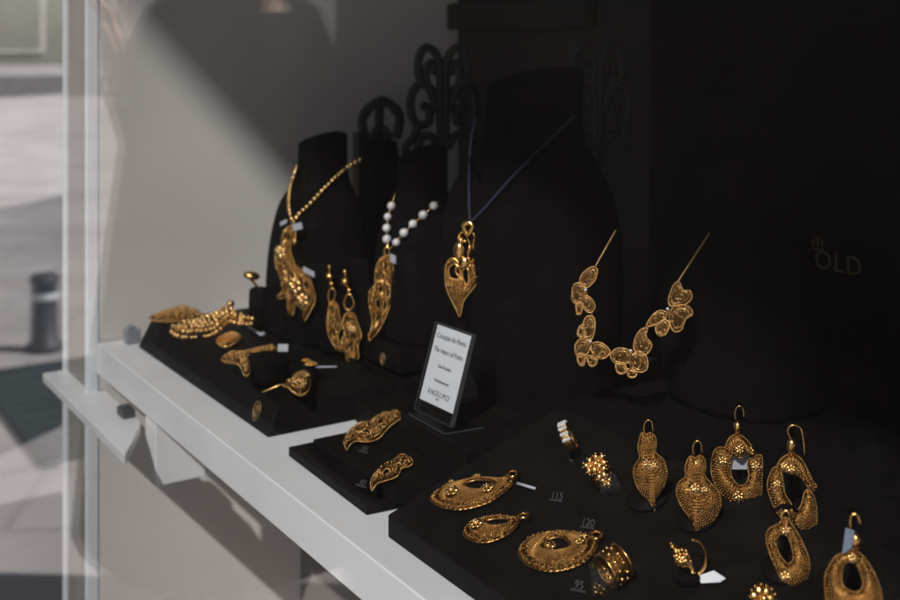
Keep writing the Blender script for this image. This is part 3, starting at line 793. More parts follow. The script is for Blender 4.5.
filigree(n3, fr, S6([(35, 290), (60, 252), (90, 262), (110, 288), (130, 300), (160, 268), (185, 275), (205, 320), (200, 370), (180, 405), (150, 440), (125, 480), (108, 555), (90, 520), (55, 450), (32, 380)]),
         [S6([(48, 305), (75, 280), (104, 302), (112, 345), (90, 360), (58, 352)]), S6([(120, 315), (148, 305), (155, 350), (148, 395), (128, 372)])],
         dome=.003, gr=.0006, gstep=.0022, rim='wire', rimr=.0012, bname='heart_plate', scroll=.5)
b = MB(); W(b, S6([(92, 290), (88, 320), (105, 345), (122, 368)]), .0012); W(b, S6([(55, 352), (85, 362), (122, 368)]), .001)
W(b, S6([(150, 135), (125, 112), (103, 135), (105, 165)]), .0011); W(b, S6([(145, 140), (170, 115), (188, 140), (180, 180), (190, 230), (175, 270)]), .0011)
W(b, S6([(150, 150), (160, 180), (150, 220), (162, 260)]), .0009); W(b, S6([(100, 160), (118, 150), (140, 165)]), .001)
b.build('scroll_wire', M['gold'], n3)
b = MB()
for (x, y), sx, sy in (((106, 212), 25, 44), ((132, 272), 25, 30), ((165, 200), 10, 24), ((118, 160), 14, 20)):
    c = fr.p3(fr.px(440 + x / 5.22, 210 + y / 5.22), .002)
    b.ball(c, .001, 3, (sx / 5.22 * 1.05, 3.6, sy / 5.22 * .95), Matrix((fr.u, fr.n, fr.v)).transposed())
b.build('leaf_boss', M['gold'], n3)

# 4 butterfly necklace
n4 = thing('butterfly_necklace', hit(bv4, 615, 360)[0] or atD(615, 360, .84), 'necklace of four pale gold filigree butterflies on thin chain', 'necklace')
S3 = lambda pts: crop(550, 220, 3.528, pts)
fbp = upright(640, 300, .86, -22)
for side in ([(163, 160), (210, 50)], [(453, 215), (563, 45)]):
    pa = S3([side[0]])[0]; pb = S3([side[1]])[0]
    p0 = fbp.p3(fbp.px(*pa), .001); h = hit(bv4, pb[0], pb[1], .002)[0]
    b = MB(); chain_wire(b, [p0, h if h is not None else fbp.p3(fbp.px(*pb), -.02)], .00065, .0016); b.build('chain', M['old_wire'], n4)
for side in ([(150, 322), (147, 345)], [(208, 468), (222, 475)], [(335, 400), (348, 372)]):
    b = MB(); chain_wire(b, [fbp.p3(fbp.px(*p), .001) for p in S3(side)], .0007, .0016); b.build('link', M['old_wire'], n4)
BF = [
 ([[(108, 215), (120, 185), (150, 165), (168, 175), (160, 210), (130, 237)], [(80, 262), (85, 230), (110, 222), (130, 245), (125, 272), (95, 292), (80, 280)], [(125, 265), (150, 280), (160, 305), (145, 325), (125, 315), (115, 285)], [(95, 295), (115, 290), (112, 325), (98, 330)]], (130, 243)),
 ([[(118, 375), (130, 342), (155, 342), (160, 375), (150, 415), (125, 418)], [(100, 405), (106, 376), (122, 372), (124, 415)], [(92, 440), (110, 420), (142, 430), (137, 465), (105, 482), (92, 465)], [(148, 440), (180, 432), (212, 460), (195, 485), (160, 482)], [(100, 480), (125, 475), (122, 510), (105, 508)], [(135, 478), (165, 485), (165, 505), (150, 515), (138, 505)]], (147, 424)),
 ([[(305, 410), (325, 385), (345, 383), (340, 410), (360, 438), (345, 468), (315, 475), (298, 450)], [(218, 470), (240, 452), (280, 460), (278, 500), (240, 505), (220, 490)], [(283, 490), (310, 465), (340, 480), (345, 520), (320, 535), (290, 520)], [(235, 510), (260, 503), (272, 530), (250, 542), (237, 530)], [(275, 525), (305, 533), (302, 552), (280, 552)]], (288, 457)),
 ([[(425, 260), (440, 225), (458, 220), (470, 246), (495, 250), (500, 275), (475, 297), (430, 302), (420, 285)], [(425, 325), (450, 300), (490, 305), (503, 330), (478, 350), (465, 385), (438, 390), (425, 360)], [(343, 372), (360, 340), (385, 320), (412, 325), (405, 350), (375, 367)], [(375, 377), (405, 352), (422, 365), (410, 400), (385, 405)]], (418, 310))]
for wings, gem in BF:
    fb = Frame(fbp.p3(fbp.px(*S3([gem])[0]), .002), fbp.n)
    bt = MB()
    br = bpy.data.objects.new('butterfly', None)
    # the butterfly body is the part; its wings hang from it as sub-parts
    body = MB(); gx, gy = S3([gem])[0]
    cxs = [sum(p[0] for p in w) / len(w) for w in wings]; cys = [sum(p[1] for p in w) / len(w) for w in wings]
    mcx, mcy = S3([(sum(cxs) / len(cxs), sum(cys) / len(cys))])[0]
    q0 = Vector(fb.px(gx, gy)); q1 = Vector(fb.px(gx + (mcx - gx) * 1.5, gy + (mcy - gy) * 1.5 + 2))
    body.tube([fb.p3(q0.lerp(q1, k / 5), .0025) for k in range(6)], .0013, 7, False, (1, .5))
    bo = body.build('butterfly', M['old_wire'], n4)
    bpy.data.objects.remove(br)
    for w in wings:
        pr = S3(w)
        cx_ = sum(p[0] for p in pr) / len(pr); cy_ = sum(p[1] for p in pr) / len(pr)
        # each wing: plate + double rim + inner scrolls in one mesh
        pr = [(cx_ + (x - cx_) * 1.03, cy_ + (y - cy_) * 1.03) for x, y in pr]
        O = [fb.px(*p) for p in catmull(pr, 5)]; O = [tuple(p) for p in resample(O, .001)]
        cc = fb.px(cx_, cy_); wm = MB(); n_ = len(O)
        for sgn, h in ((1, .0012), (-1, .0006)):
            vs = [fb.p3(p, h) for p in O] + [fb.p3(cc, h + (.0012 if sgn > 0 else .0009))]
            wm.add(vs, [[i, (i + 1) % n_, n_] if sgn > 0 else [(i + 1) % n_, i, n_] for i in range(n_)])
        po = wm.build('wing', M['old_gold'], bo)
        wr = MB()
        for p in resample(O, .00125): wr.ball(fb.p3(p, .0013), .00082, 1)
        for sc in (.72,):
            wr.tube([fb.p3((cc[0] + (p[0] - cc[0]) * sc, cc[1] + (p[1] - cc[1]) * sc), .0018) for p in O], .00035, 5, True)
        for k in range(46):
            p = (cc[0] + random.uniform(-1, 1) * .009, cc[1] + random.uniform(-1, 1) * .009)
            if inside(p, O):
                a0 = random.uniform(0, 6.28)
                wr.tube([fb.p3((p[0] + math.cos(a0 + a * .8) * .0009 * (1 - a * .1), p[1] + math.sin(a0 + a * .8) * .0009 * (1 - a * .1)), .0021) for a in range(7)], .00028, 4)
        # wires belong to the wing
        k0 = MB(); k0.v = wr.v; k0.f = wr.f
        me2 = k0.build('wing_wire', M['old_wire'], bo)
    gb = MB(); gb.ball(fb.p3(fb.px(gx, gy), .0035), .0012, 2); gb.build('pearl', M['pearl'], bo)

# ================================================================== EARRINGS ON THE DOUBLE STAND (left)
S5 = lambda pts: crop(300, 260, 5.0, pts)
def hang(fr, parent, x, y, r=.00042, s=1):
    b = MB(); p = lambda a, c, h=0: fr.p3(fr.px(x + a * s, y + c * s), h)
    b.tube([p(*q) for q in catmull([(0, 8), (-1.5, 2), (0, -4, .001), (3.5, -6, -.002), (6.5, -3, -.006), (7, 6, -.007)] if False else [(0, 8), (-1.2, 2), (.5, -4), (4, -6), (7, -3), (8, 6)], 4, False)], r, 6)
    return b.build('hook', M['gold'], parent)
def card(fr, parent_thing, w=0, h=0): pass
es = thing('earring_stand', atZ(345, 372, ZT), 'black upright stand holding the pair of long drop earrings', 'stand')
fr = upright(345, 330, 1.16, -12)
b = MB(); c = fr.p3((0, 0), -.012)
ZS = ZT + .003
b.hexa([c + fr.u * s * .03 + Vector((0, 0, ZS - c.z)) + fr.n * q for s, q in ((-1, .006), (1, .006), (1, -.006), (-1, -.006))],
       [c + fr.u * s * .022 + Vector((0, 0, .128 - c.z)) + fr.n * q for s, q in ((-1, .004), (1, .004), (1, -.004), (-1, -.004))])
b.build('panel', M['velvet'], es, False, .002)
d1 = thing('drop_earring', fr.p3(fr.px(337, 350)), 'left long gold drop earring of the pair hanging on the dark stand', 'earring')
filigree(d1, Frame(fr.p3(fr.px(336, 330), .002), fr.n), S5([(150, 215), (185, 215), (200, 280), (205, 340), (190, 385), (215, 420), (230, 455), (190, 450), (165, 415), (145, 370), (138, 310), (145, 260)]), holes=[S5([(158, 245), (170, 240), (174, 265), (163, 270)]), S5([(160, 300), (172, 296), (176, 325), (164, 330)]), S5([(165, 355), (178, 350), (182, 378), (170, 382)]), S5([(195, 415), (205, 410), (210, 430), (200, 434)])], dome=.003, gr=.0012, gstep=.0032, rimr=.0011, bname='drop_plate', scroll=.3)
b = MB(); q = lambda x, y, h=.002: fr.p3(fr.px(300 + x / 5, 260 + y / 5), h)
b.ball(q(152, 80), .0042, 2); b.ball(q(150, 32), .0022, 2); b.ball(q(162, 118), .0028, 2)
b.tube([q(*p) for p in catmull([(150, 150), (145, 185), (155, 210), (172, 195), (180, 160), (165, 140)], 4)], .0011, 6, True)
b.tube([q(150, 30), q(151, 60), q(156, 110), q(160, 145)], .0009, 6)
b.build('link_chain', M['gold'], d1)
d2 = thing('drop_earring', fr.p3(fr.px(352, 350)), 'right long gold drop earring of the pair hanging on the dark stand', 'earring')
filigree(d2, Frame(fr.p3(fr.px(352, 335), .006), fr.n), S5([(228, 270), (268, 265), (292, 320), (310, 375), (292, 425), (295, 490), (262, 500), (240, 500), (232, 462), (245, 440), (222, 425), (212, 400), (225, 360), (215, 320)]), holes=[S5([(238, 295), (250, 290), (254, 312), (242, 318)]), S5([(232, 370), (245, 364), (248, 390), (236, 396)]), S5([(270, 375), (282, 370), (284, 400), (273, 404)]), S5([(255, 430), (268, 425), (270, 455), (258, 460)])], dome=.004, gr=.0012, gstep=.0033, rimr=.0011, bname='drop_plate', scroll=.3, flowers=[(353, 328, 3.6)])
b = MB(); q = lambda x, y, h=.006: fr.p3(fr.px(300 + x / 5, 260 + y / 5), h)
b.ball(q(237, 103), .0052, 2); b.ball(q(234, 52), .0024, 2); b.ball(q(255, 145), .003, 2)
b.tube([q(*p) for p in catmull([(240, 175), (230, 210), (242, 240), (262, 240), (280, 215), (270, 180), (255, 165)], 4)], .0013, 6, True)
b.tube([q(233, 50), q(236, 80), q(248, 130), q(254, 165)], .0009, 6)
b.build('link_chain', M['gold'], d2)

# ================================================================== PIECES ON THE LEFT TRAY
S4 = lambda pts: crop(120, 280, 3.53, pts)
ZA_ = ZT + .0005
def flatpiece(name, pts, label, cat, S, z, **kw):
    pr = S(pts); cx = sum(p[0] for p in pr) / len(pr); cy = sum(p[1] for p in pr) / len(pr)
    fr = flat(cx, cy, z); t = thing(name, fr.o, label, cat)
    filigree(t, fr, pr, **kw); return t, fr
flatpiece('filigree_brooch', [(105, 137), (160, 117), (215, 102), (260, 110), (290, 125), (280, 142), (200, 152), (130, 150)], 'long flat gold filigree brooch behind the bead bracelet', 'brooch', S4, ZT + .0025,
          dome=.006, gr=.0013, gstep=.004, rimr=.0013, scroll=.6)
# bead bracelet: strands of beads lying in a curve
c0 = atZ(210, 338, ZT + .003); fr = Frame(c0, (UP * .62 - D * .78))
bb = thing('bead_bracelet', c0, 'gold bracelet of many bead strands on the left tray', 'bracelet')
lo = resample([fr.px(*p) for p in catmull(S4([(188, 186), (212, 204), (262, 209), (312, 203), (350, 182), (385, 150), (420, 160), (468, 158)]), 6, False)], .0047, False)
hi = [fr.px(*p) for p in catmull(S4([(190, 166), (215, 152), (262, 146), (305, 130), (340, 118), (375, 102), (410, 118), (470, 140)]), 6, False)]
hi = resample(hi, .001, False); b = MB(); ctr = []
for i, p in enumerate(lo):
    q = hi[min(len(hi) - 1, int(i / (len(lo) - 1) * (len(hi) - 1)))]
    L_ = (q - p).length; n_ = max(2, int(L_ / .0046)); ctr.append(p.lerp(q, .5))
    for k in range(n_ + 1):
        t = k / n_
        if random.random() < .05: continue
        c = p.lerp(q, t) + Vector((random.uniform(-1, 1) + (1.6 if k % 2 else -.6), random.uniform(-1, 1))) * .0007
        b.ball(fr.p3(c, .002 + .007 * math.sin(math.pi * min(1, t + .08))), random.uniform(.0023, .0028), 2)
b.build('beads', M['bead_gold'], bb)
b = MB(); b.ball(fr.p3(fr.px(231, 305), .003), .0042, 3); b.build('clasp_bead', M['bead_gold'], bb)
b = MB()
b.tube([fr.p3(p, .0) for p in ctr], .0016, 6)
b.build('threads', M['gold'], bb)
flatpiece('leaf_brooch', [(340, 217), (365, 203), (400, 195), (428, 205), (410, 225), (375, 242), (352, 236)], 'small plain gold leaf brooch in front of the bead bracelet', 'brooch', S4, ZT + .0018, dome=.005, gr=.0008, gstep=.004, rimr=.0009, body='gold', scroll=.6)
# ring cushion and the bent filigree earring over it
cu = atZ(268, 381, ZT); b = MB(); b.loft([ring_pts(cu.x, cu.y, ZT + .0025 + z, w, w * .75, 0, 28, 3) for z, w in ((0, .021), (.003, .023), (.018, .022), (.021, .019))])
simple('ring_cushion', b, M['velvet'], 'small black cushion under the bent filigree earring', 'cushion', (cu.x, cu.y, ZT), smooth=True)
t, fr = flatpiece('filigree_earring', [(360, 282), (385, 264), (430, 262), (480, 250), (540, 240), (552, 255), (530, 268), (475, 276), (462, 292), (457, 335), (440, 342), (427, 315), (412, 300), (372, 294)], 'bent gold filigree earring lying across a black cushion', 'earring', S4, ZT + .016,
                  dome=.004, gr=.001, gstep=.0028, rimr=.0009, scroll=.4)
b = MB(); paper_tag(b, fr.p3(fr.px(283, 352), .004), RV, UP + D * .4, .010, .007); b.build('price_tag', M['tag'], t, False)
t, fr = flatpiece('flower_pin', [(575, 378), (600, 365), (610, 350), (640, 340), (668, 345), (668, 388), (640, 412), (610, 400), (595, 385)], 'gold flower pin with long needle at the corner of the left tray', 'brooch', S4, ZT + .006,
                  dome=.006, gr=.0011, gstep=.003, rimr=.001, scroll=.2, flowers=[(303, 384, 5.5), (294, 389, 4)])
b = MB(); b.tube([fr.p3(fr.px(*p), h) for p, h in (((262, 389), -.003), ((280, 386), .001), ((292, 386), .003))], .0011, 6, False, (.4, 1.2)); b.build('needle', M['gold'], t)
fr = flat(311, 367, ZT + .012); t = thing('flower_stud', fr.o, 'tiny gold flower stud with a pale pin tag', 'earring')
b = MB(); flower(b, fr.p3((0, 0), .002), fr.n, .0062, 5); flower(b, fr.p3(fr.px(306, 362), .001), fr.n, .0042, 5); b.build('blossom', M['gold'], t)
b = MB(); b.tube([fr.p3(fr.px(316, 367), .0), fr.p3(fr.px(337, 368), .001)], .0009, 6); b.build('pin', M['tag'], t)
b = MB(); p0 = fr.p3((0, 0)); b.loft([ring_pts(p0.x, p0.y, z, w, w, 0, 18, 2) for z, w in ((ZT + .0005, .008), (ZT + .011, .006))]); b.build('rest', M['velvet'], t)
# mushroom stud on its post
c = atZ(259, 330, ZT); fr = Frame(atD(259, 288, (c - CAM).dot(D)), -D)
t = thing('ring_post', c, 'black post with rounded top beside the left bust', 'stand')
b = MB(); b.loft([ring_pts(c.x, c.y, z, w, w, 0, 24, 3) for z, w in ((ZT + .0025, .011), (ZT + .03, .0105), (fr.o.z - .003, .010), (fr.o.z, .008))]); b.build('post', M['velvet'], t)
t = thing('mushroom_stud', fr.o, 'gold mushroom shaped stud stuck on a black post', 'earring')
b = MB(); q = lambda x, y, h=0: fr.p3(fr.px(x, y), h)
b.tube([q(258.5, 289), q(255, 284), q(251, 279)], .0017, 8); b.build('stem', M['gold'], t)
b = MB(); b.ball(q(251.5, 275.5), .001, 3, (9.5, 8, 4.6), Matrix((RV, D, UP)).transposed() @ Matrix.Rotation(R(12), 3, 'Y')); b.build('cap', M['gold'], t)
for p in range(9):
    pass
b = MB()
p0 = atZ(128, 343, 0); b.box(p0.x - .006, p0.x + .010, p0.y - .004, p0.y + .012, .0003, .016); b.box(p0.x - .004, p0.x + .006, p0.y, p0.y + .006, .016, .02)
simple('tray_clip', b, M['grey_clip'], 'small grey clip on the shelf at the left end of the tray', 'clip', (p0.x, p0.y, 0), .001)
# scattered links
b = MB(); fr = flat(258, 336, ZT + .0015); b.tube([fr.p3(fr.px(*p), .003) for p in ((248, 329), (255, 334), (262, 338))], .0014, 6); b.ball(fr.p3(fr.px(263, 337), .003), .0026, 2)
simple('pin_tag', b, M['tag'], 'pale pin tag lying behind the leaf brooch', 'tag', fr.o, smooth=True)

# ================================================================== PENDANTS ON THE MIDDLE TRAY
SB = lambda pts: crop(330, 400, 6, pts)
flatpiece('curved_pendant', [(95, 310), (85, 262), (120, 200), (180, 160), (230, 160), (270, 125), (330, 110), (370, 95), (405, 85), (430, 122), (392, 150), (350, 185), (325, 215), (290, 250), (230, 270), (160, 265), (120, 288), (103, 318)],
          'larger curved gold pendant at the back of the thin tray', 'pendant', SB, .0176, holes=[SB([(180, 207), (215, 190), (245, 205), (225, 227), (190, 224)]), SB([(300, 165), (328, 152), (345, 172), (318, 186)])],
          dome=.004, gr=.0007, gstep=.0023, rimr=.0008, scroll=.4, flowers=[(386, 421, 3.6), (360, 435, 3)], h0=.001)
flatpiece('curved_pendant', [(252, 560), (245, 510), (270, 460), (320, 415), (370, 395), (400, 365), (440, 355), (490, 375), (495, 400), (470, 420), (430, 427), (410, 470), (380, 490), (330, 505), (285, 520), (264, 548)],
          'smaller curved gold pendant nearer the tray front edge', 'pendant', SB, .0176, holes=[SB([(312, 458), (340, 430), (362, 445), (335, 478)]), SB([(398, 408), (415, 394), (430, 412), (410, 427)]), SB([(445, 386), (470, 380), (478, 400), (455, 408)])],
          dome=.0035, gr=.0006, gstep=.0021, rimr=.0008, scroll=.4, h0=.001)

# ================================================================== SIGN
sg = thing('table_sign', (-.79, .125, .0407), 'small white card sign in a clear acrylic holder', 'sign')
BLp = atY(420, 398.5, .12); TLp = atX(439, 324.7, BLp.x)
su = Vector((1, 0, 0)) * 1.0; su = (atY(454, 414.5, .119) - BLp).normalized(); sv = (TLp - BLp).normalized(); sn = su.cross(sv).normalized(); sv = sn.cross(su)
SW = (atY(454, 414.5, .119) - BLp).length; SH = (TLp - BLp).length
def sp(x, y, h=0): return BLp + su * x + sv * y + sn * h
b = MB(); b.hexa([sp(0, 0), sp(SW, 0), sp(SW, SH), sp(0, SH)], [sp(0, 0, .0004), sp(SW, 0, .0004), sp(SW, SH, .0004), sp(0, SH, .0004)]); b.build('card', M['paper'], sg, False)
b = MB(); e = .0016
for h0, h1 in ((.0006, .0019), (-.0016, -.0003)):
    b.hexa([sp(-e, -.0095, h0), sp(SW + e, -.0095, h0), sp(SW + e, SH + e, h0), sp(-e, SH + e, h0)], [sp(-e, -.0095, h1), sp(SW + e, -.0095, h1), sp(SW + e, SH + e, h1), sp(-e, SH + e, h1)])
b.build('acrylic_holder', M['acrylic'], sg, False, .0005)
b = MB(); f0 = sp(-e, -.0098, .003); f1 = sp(SW + e, -.0098, .003); zf = .0408
fa0 = Vector((f0.x, f0.y - .004, zf)); fa1 = Vector((f1.x, f1.y - .004, zf)); bk = Vector((.004, .034, 0))
b.hexa([fa0, fa1, fa1 + bk, fa0 + bk], [p + Vector((0, 0, .0022)) for p in (fa0, fa1, fa1 + bk, fa0 + bk)])
b.build('acrylic_foot', M['acrylic'], sg, False, .0005)
b = MB(); H0, H1 = -.0017, .0020
for h in (H0, H1):
    b.tube([sp(-e, -.0095, h), sp(SW + e, -.0095, h), sp(SW + e, SH + e, h), sp(-e, SH + e, h)], .00035, 5, True)
b.hexa([sp(SW + e - .0002, -.0095, H0), sp(SW + e + .0004, -.0095, H0), sp(SW + e + .0004, SH + e, H0), sp(SW + e - .0002, SH + e, H0)],
       [sp(SW + e - .0002, -.0095, H1), sp(SW + e + .0004, -.0095, H1), sp(SW + e + .0004, SH + e, H1), sp(SW + e - .0002, SH + e, H1)])
b.tube([fa0, fa1], .0005, 5); b.tube([fa1, fa1 + bk], .0005, 5)
b.build('holder_edge', M['edge'], sg, False)
for s, y, sz, spc in (('Coração do Porto', .84, .0072, 1.0), ('The Heart of Porto', .66, .0067, 1.0), ('Joia Exclusiva', .475, .0044, 1.0), ('Exclusivamente', .29, .0044, 1.0), ('ANSELMO', .115, .0074, 1.3), ('1910', .07, .0027, 1.1)):
    text(s, sz * .84, sp(SW * .485, SH * y, .0005), su, sv, M['ink'], sg, 'lettering', spacing=spc, depth=.0001)

# ================================================================== FLAT EARRINGS ON THE SLOPING TRAY
S2 = lambda pts: crop(420, 460, 6, pts)
def wpiece(name, pts, label, cat, S, holes, **kw):
    pr = S(pts); cx = sum(p[0] for p in pr) / len(pr); cy = sum(p[1] for p in pr) / len(pr)
    fr = wframe(cx, cy, .0012); t = thing(name, fr.o, label, cat)
    filigree(t, fr, pr, [S(h) for h in holes], **kw); return t, fr
def loop(fr, t, x, y, rx, ry, r=.0012, h=.004):
    b = MB(); b.tube([fr.p3(fr.px(x + rx * math.cos(a), y + ry * math.sin(a)), h + .002 * math.sin(a)) for a in [k * math.pi / 8 for k in range(16)]], r, 7, True)
    return b.build('clasp_loop', M['gold'], t)
RS = dict(wire='grain_gold', dome=.0035, gr=.00052, gstep=.0017, rim='double', rimr=.00065, scroll=.25, jit=.12, scallop=.0036, edge_holes=.0036)
t, fr = wpiece('hoop_earring', [(75, 240), (110, 200), (190, 152), (270, 130), (350, 115), (450, 118), (500, 122), (540, 110), (560, 140), (530, 180), (480, 220), (420, 260), (330, 290), (240, 305), (180, 300), (130, 290), (90, 265)],
       'flat crescent earring with two rosettes lying farthest back on the slope', 'earring', S2, [[(275, 160), (330, 132), (420, 135), (458, 155), (440, 178), (370, 190), (310, 185)]], focus=(481, 485), flowers=[(454, 498, 5.5), (489, 494, 5), (477, 478, 2.8), (452, 485, 2.2)], **RS)
loop(fr, t, 514, 479, 5, 5.5)
b = MB(); b.tube([fr.p3(fr.px(518, 486), .002), fr.p3(fr.px(536, 490), .001)], .0011, 6); b.build('pin', M['tag'], t)
t, fr = wpiece('hoop_earring', [(270, 445), (300, 400), (360, 365), (450, 348), (540, 355), (575, 352), (590, 385), (560, 430), (500, 470), (420, 500), (340, 500), (285, 475)],
       'smallest flat crescent earring with one rosette in the foreground', 'earring', S2, [[(395, 385), (440, 365), (520, 365), (545, 385), (510, 405), (440, 410)]], focus=(498, 524), flowers=[(478.5, 531, 5.5)], **RS)
loop(fr, t, 525, 521, 5, 5)
S6b = lambda pts: crop(510, 500, 6, pts)
t, fr = wpiece('hoop_earring', [(62, 330), (90, 275), (150, 230), (240, 205), (340, 200), (430, 215), (490, 235), (515, 270), (505, 320), (450, 375), (370, 415), (270, 435), (180, 425), (100, 390)],
       'largest flat round earring with scalloped rim beside a gold ring', 'earring', S6b, [[(215, 262), (270, 237), (330, 245), (368, 285), (340, 310), (280, 322), (240, 312)]], focus=(559, 547), flowers=[(549, 550, 6), (582, 548, 4), (585, 541, 3), (552, 535, 2.5)], **RS)
loop(fr, t, 597.5, 541, 6, 6.5)

# ================================================================== RINGS
def band(mb, c, axis, rad, w, th, n=40, up=None):
    ax = Vector(axis).normalized(); u = ax.orthogonal().normalized(); v = ax.cross(u)
    prof = [(-w / 2, 0), (-w / 2, th * .7), (-w * .25, th), (w * .25, th), (w / 2, th * .7), (w / 2, 0)]
    rings = []
    for i in range(n):
        a = 2 * math.pi * i / n; d = u * math.cos(a) + v * math.sin(a)
        rings.append([Vector(c) + d * (rad + q[1]) + ax * q[0] for q in prof])
    k = len(prof); vs = [p for g in rings for p in g]; fs = []
    for i in range(n):
        j = (i + 1) % n
        for m in range(k): fs.append([i * k + m, i * k + (m + 1) % k, j * k + (m + 1) % k, j * k + m])
    mb.add(vs, fs); return u, v
def holder(c, label, s=1.0):
    """clear wedge shaped ring holder standing on the slope"""
    t = thing('ring_holder', c, label, 'holder')
    b = MB(); c = Vector(c) + WN * .0004
    b.hexa([c + RV * x * .007 * s + D * y * .007 * s for x, y in ((-1, -1), (1, -1), (1, 1), (-1, 1))], [c + RV * x * .0045 * s + D * y * .0035 * s + WN * .013 * s for x, y in ((-1, -1), (1, -1), (1, 1), (-1, 1))])
    b.build('wedge', M['acrylic'], t, False, .0006); return t
# ring 1: stone set band
b0 = onW(578, 462); fr = Frame(atD(568, 437, (b0 - CAM).dot(D) + .002), -D)
holder(b0, 'clear holder under the stone set band ring', 1.0)
t = thing('stone_ring', fr.o, 'gold band ring set with pale stones, highest on the slope', 'ring')
ax = (RV * .9 - D * .12 + UP * .45)
b = MB(); u, v = band(b, fr.o, ax, .0088, .007, .0012); b.build('band', M['gold'], t)
b = MB()
for i in range(15):
    a = 2 * math.pi * i / 15; d = u * math.cos(a) + v * math.sin(a)
    for s in (-1, 0, 1):
        if d.dot(UP - RV * .7 - D * .3) > .15: b.ball(fr.o + d * .0102 + ax.normalized() * s * .0021, .00135, 2)
b.build('stones', M['stone'], t, False)
# ring 2: flower ring
b0 = onW(606, 492); fr = Frame(atD(597, 468, (b0 - CAM).dot(D) + .002), -D)
holder(b0 + RV * .004, 'clear holder under the flower topped ring', 1.25)
t = thing('flower_ring', fr.o, 'gold ring topped with a cluster of flowers on clear holder', 'ring')
q = lambda x, y, h=0: fr.p3(fr.px(x, y), h)
ax = (RV * .75 - D * .5 + UP * .4); b = MB(); band(b, q(602, 476, -.004), ax, .0085, .006, .0012); b.build('band', M['filigree'], t)
b = MB()
for x, y, r in ((590, 463, .0056), (598, 458, .0056), (599, 469, .0056), (605, 478, .004)): flower(b, q(x, y, .006), -D + UP * .3 - RV * .3, r, 5, x)
b.build('blossom', M['gold'], t)
# ring 3
b0 = onW(690, 582); fr = Frame(atD(683, 556, (b0 - CAM).dot(D) + .001), -D); q = lambda x, y, h=0: fr.p3(fr.px(x, y), h)
t = thing('cluster_ring', fr.o, 'small gold cluster ring leaning above a white tag', 'ring')
b = MB(); b.tube([q(*p) for p in catmull([(670, 543), (678, 549), (688, 562), (695, 575), (704, 568), (706, 555), (700, 543), (692, 540)], 5, False)], .0009, 7); b.build('band', M['gold'], t)
b = MB()
for i in range(60):
    a = random.uniform(0, 6.28); r = math.sqrt(random.random()); cx_, cy_ = 7.5 * r * math.cos(a), 11 * r * math.sin(a)
    x, y = 681 + cx_ * .87 + cy_ * .5, 555 - cx_ * .5 + cy_ * .87
    b.ball(q(x, y, .003 + .005 * (1 - r * r)), random.uniform(.0008, .0015), 2)
for x, y in ((672, 545), (675, 548), (690, 566), (692, 571), (689, 562)): b.ball(q(x, y, .002), .0016, 2)
b.build('cluster', M['gold'], t)
b = MB(); b.loft([[b0 + RV * w * math.cos(k * .3927) + D * w * .8 * math.sin(k * .3927) + WN * z for k in range(16)] for z, w in ((.0005, .008), (.005, .006))])
simple('ring_rest', b, M['velvet'], 'black rest under the small cluster ring', 'stand', b0, smooth=True)
fr = wframe(711, 578, .0012); t_ = MB()
poly = [fr.px(*p) for p in ((698, 577), (714, 571.5), (725.5, 579), (720, 582.5), (701, 583.5))]
t_.add([fr.p3(p) for p in poly] + [fr.p3(p, .0006) for p in poly], [[4, 3, 2, 1, 0], [5, 6, 7, 8, 9]] + [[i, (i + 1) % 5, 5 + (i + 1) % 5, 5 + i] for i in range(5)])
simple('paper_tag', t_, M['paper'], 'white folded paper tag lying below the cluster ring', 'tag', fr.o)
# ring 4: wide polished band
b0 = onW(605, 590); fr = Frame(atD(614, 566, (b0 - CAM).dot(D)), -D)
holder(b0, 'clear holder under the wide openwork ring at the bottom', 1.2)
t = thing('wide_ring', fr.o, 'wide openwork gold ring on clear holder in the foreground', 'ring')
ax = (-RV * .78 - D * .42 - UP * .30).normalized()
b = MB(); u, v = band(b, fr.o, ax, .0088, .0125, .0011); b.build('band', M['filigree'], t)
b = MB()
for s in (-1, 1):
    b.tube([fr.o + (u * math.cos(a) + v * math.sin(a)) * .0099 + ax * s * .006 for a in [k * math.pi / 20 for k in range(40)]], .0007, 6, True)
for i in range(22):
    a = 2 * math.pi * i / 22; d = u * math.cos(a) + v * math.sin(a)
    b.ball(fr.o + d * .0099 + ax * .0022 * (1 if i % 2 else -1), .0013, 2)
b.build('ornament', M['gold'], t)
b0 = onW(764, 606); t = thing('flower_ring', b0, 'gold flower ring top just showing at the bottom edge', 'ring')
fr = Frame(atD(763, 599, (b0 - CAM).dot(D)), -D); b = MB(); flower(b, fr.o, -D + UP * .6, .0075, 7); b.build('blossom', M['gold'], t)
b = MB(); band(b, fr.o - UP * .009 , RV, .007, .004, .001); b.build('band', M['gold'], t)

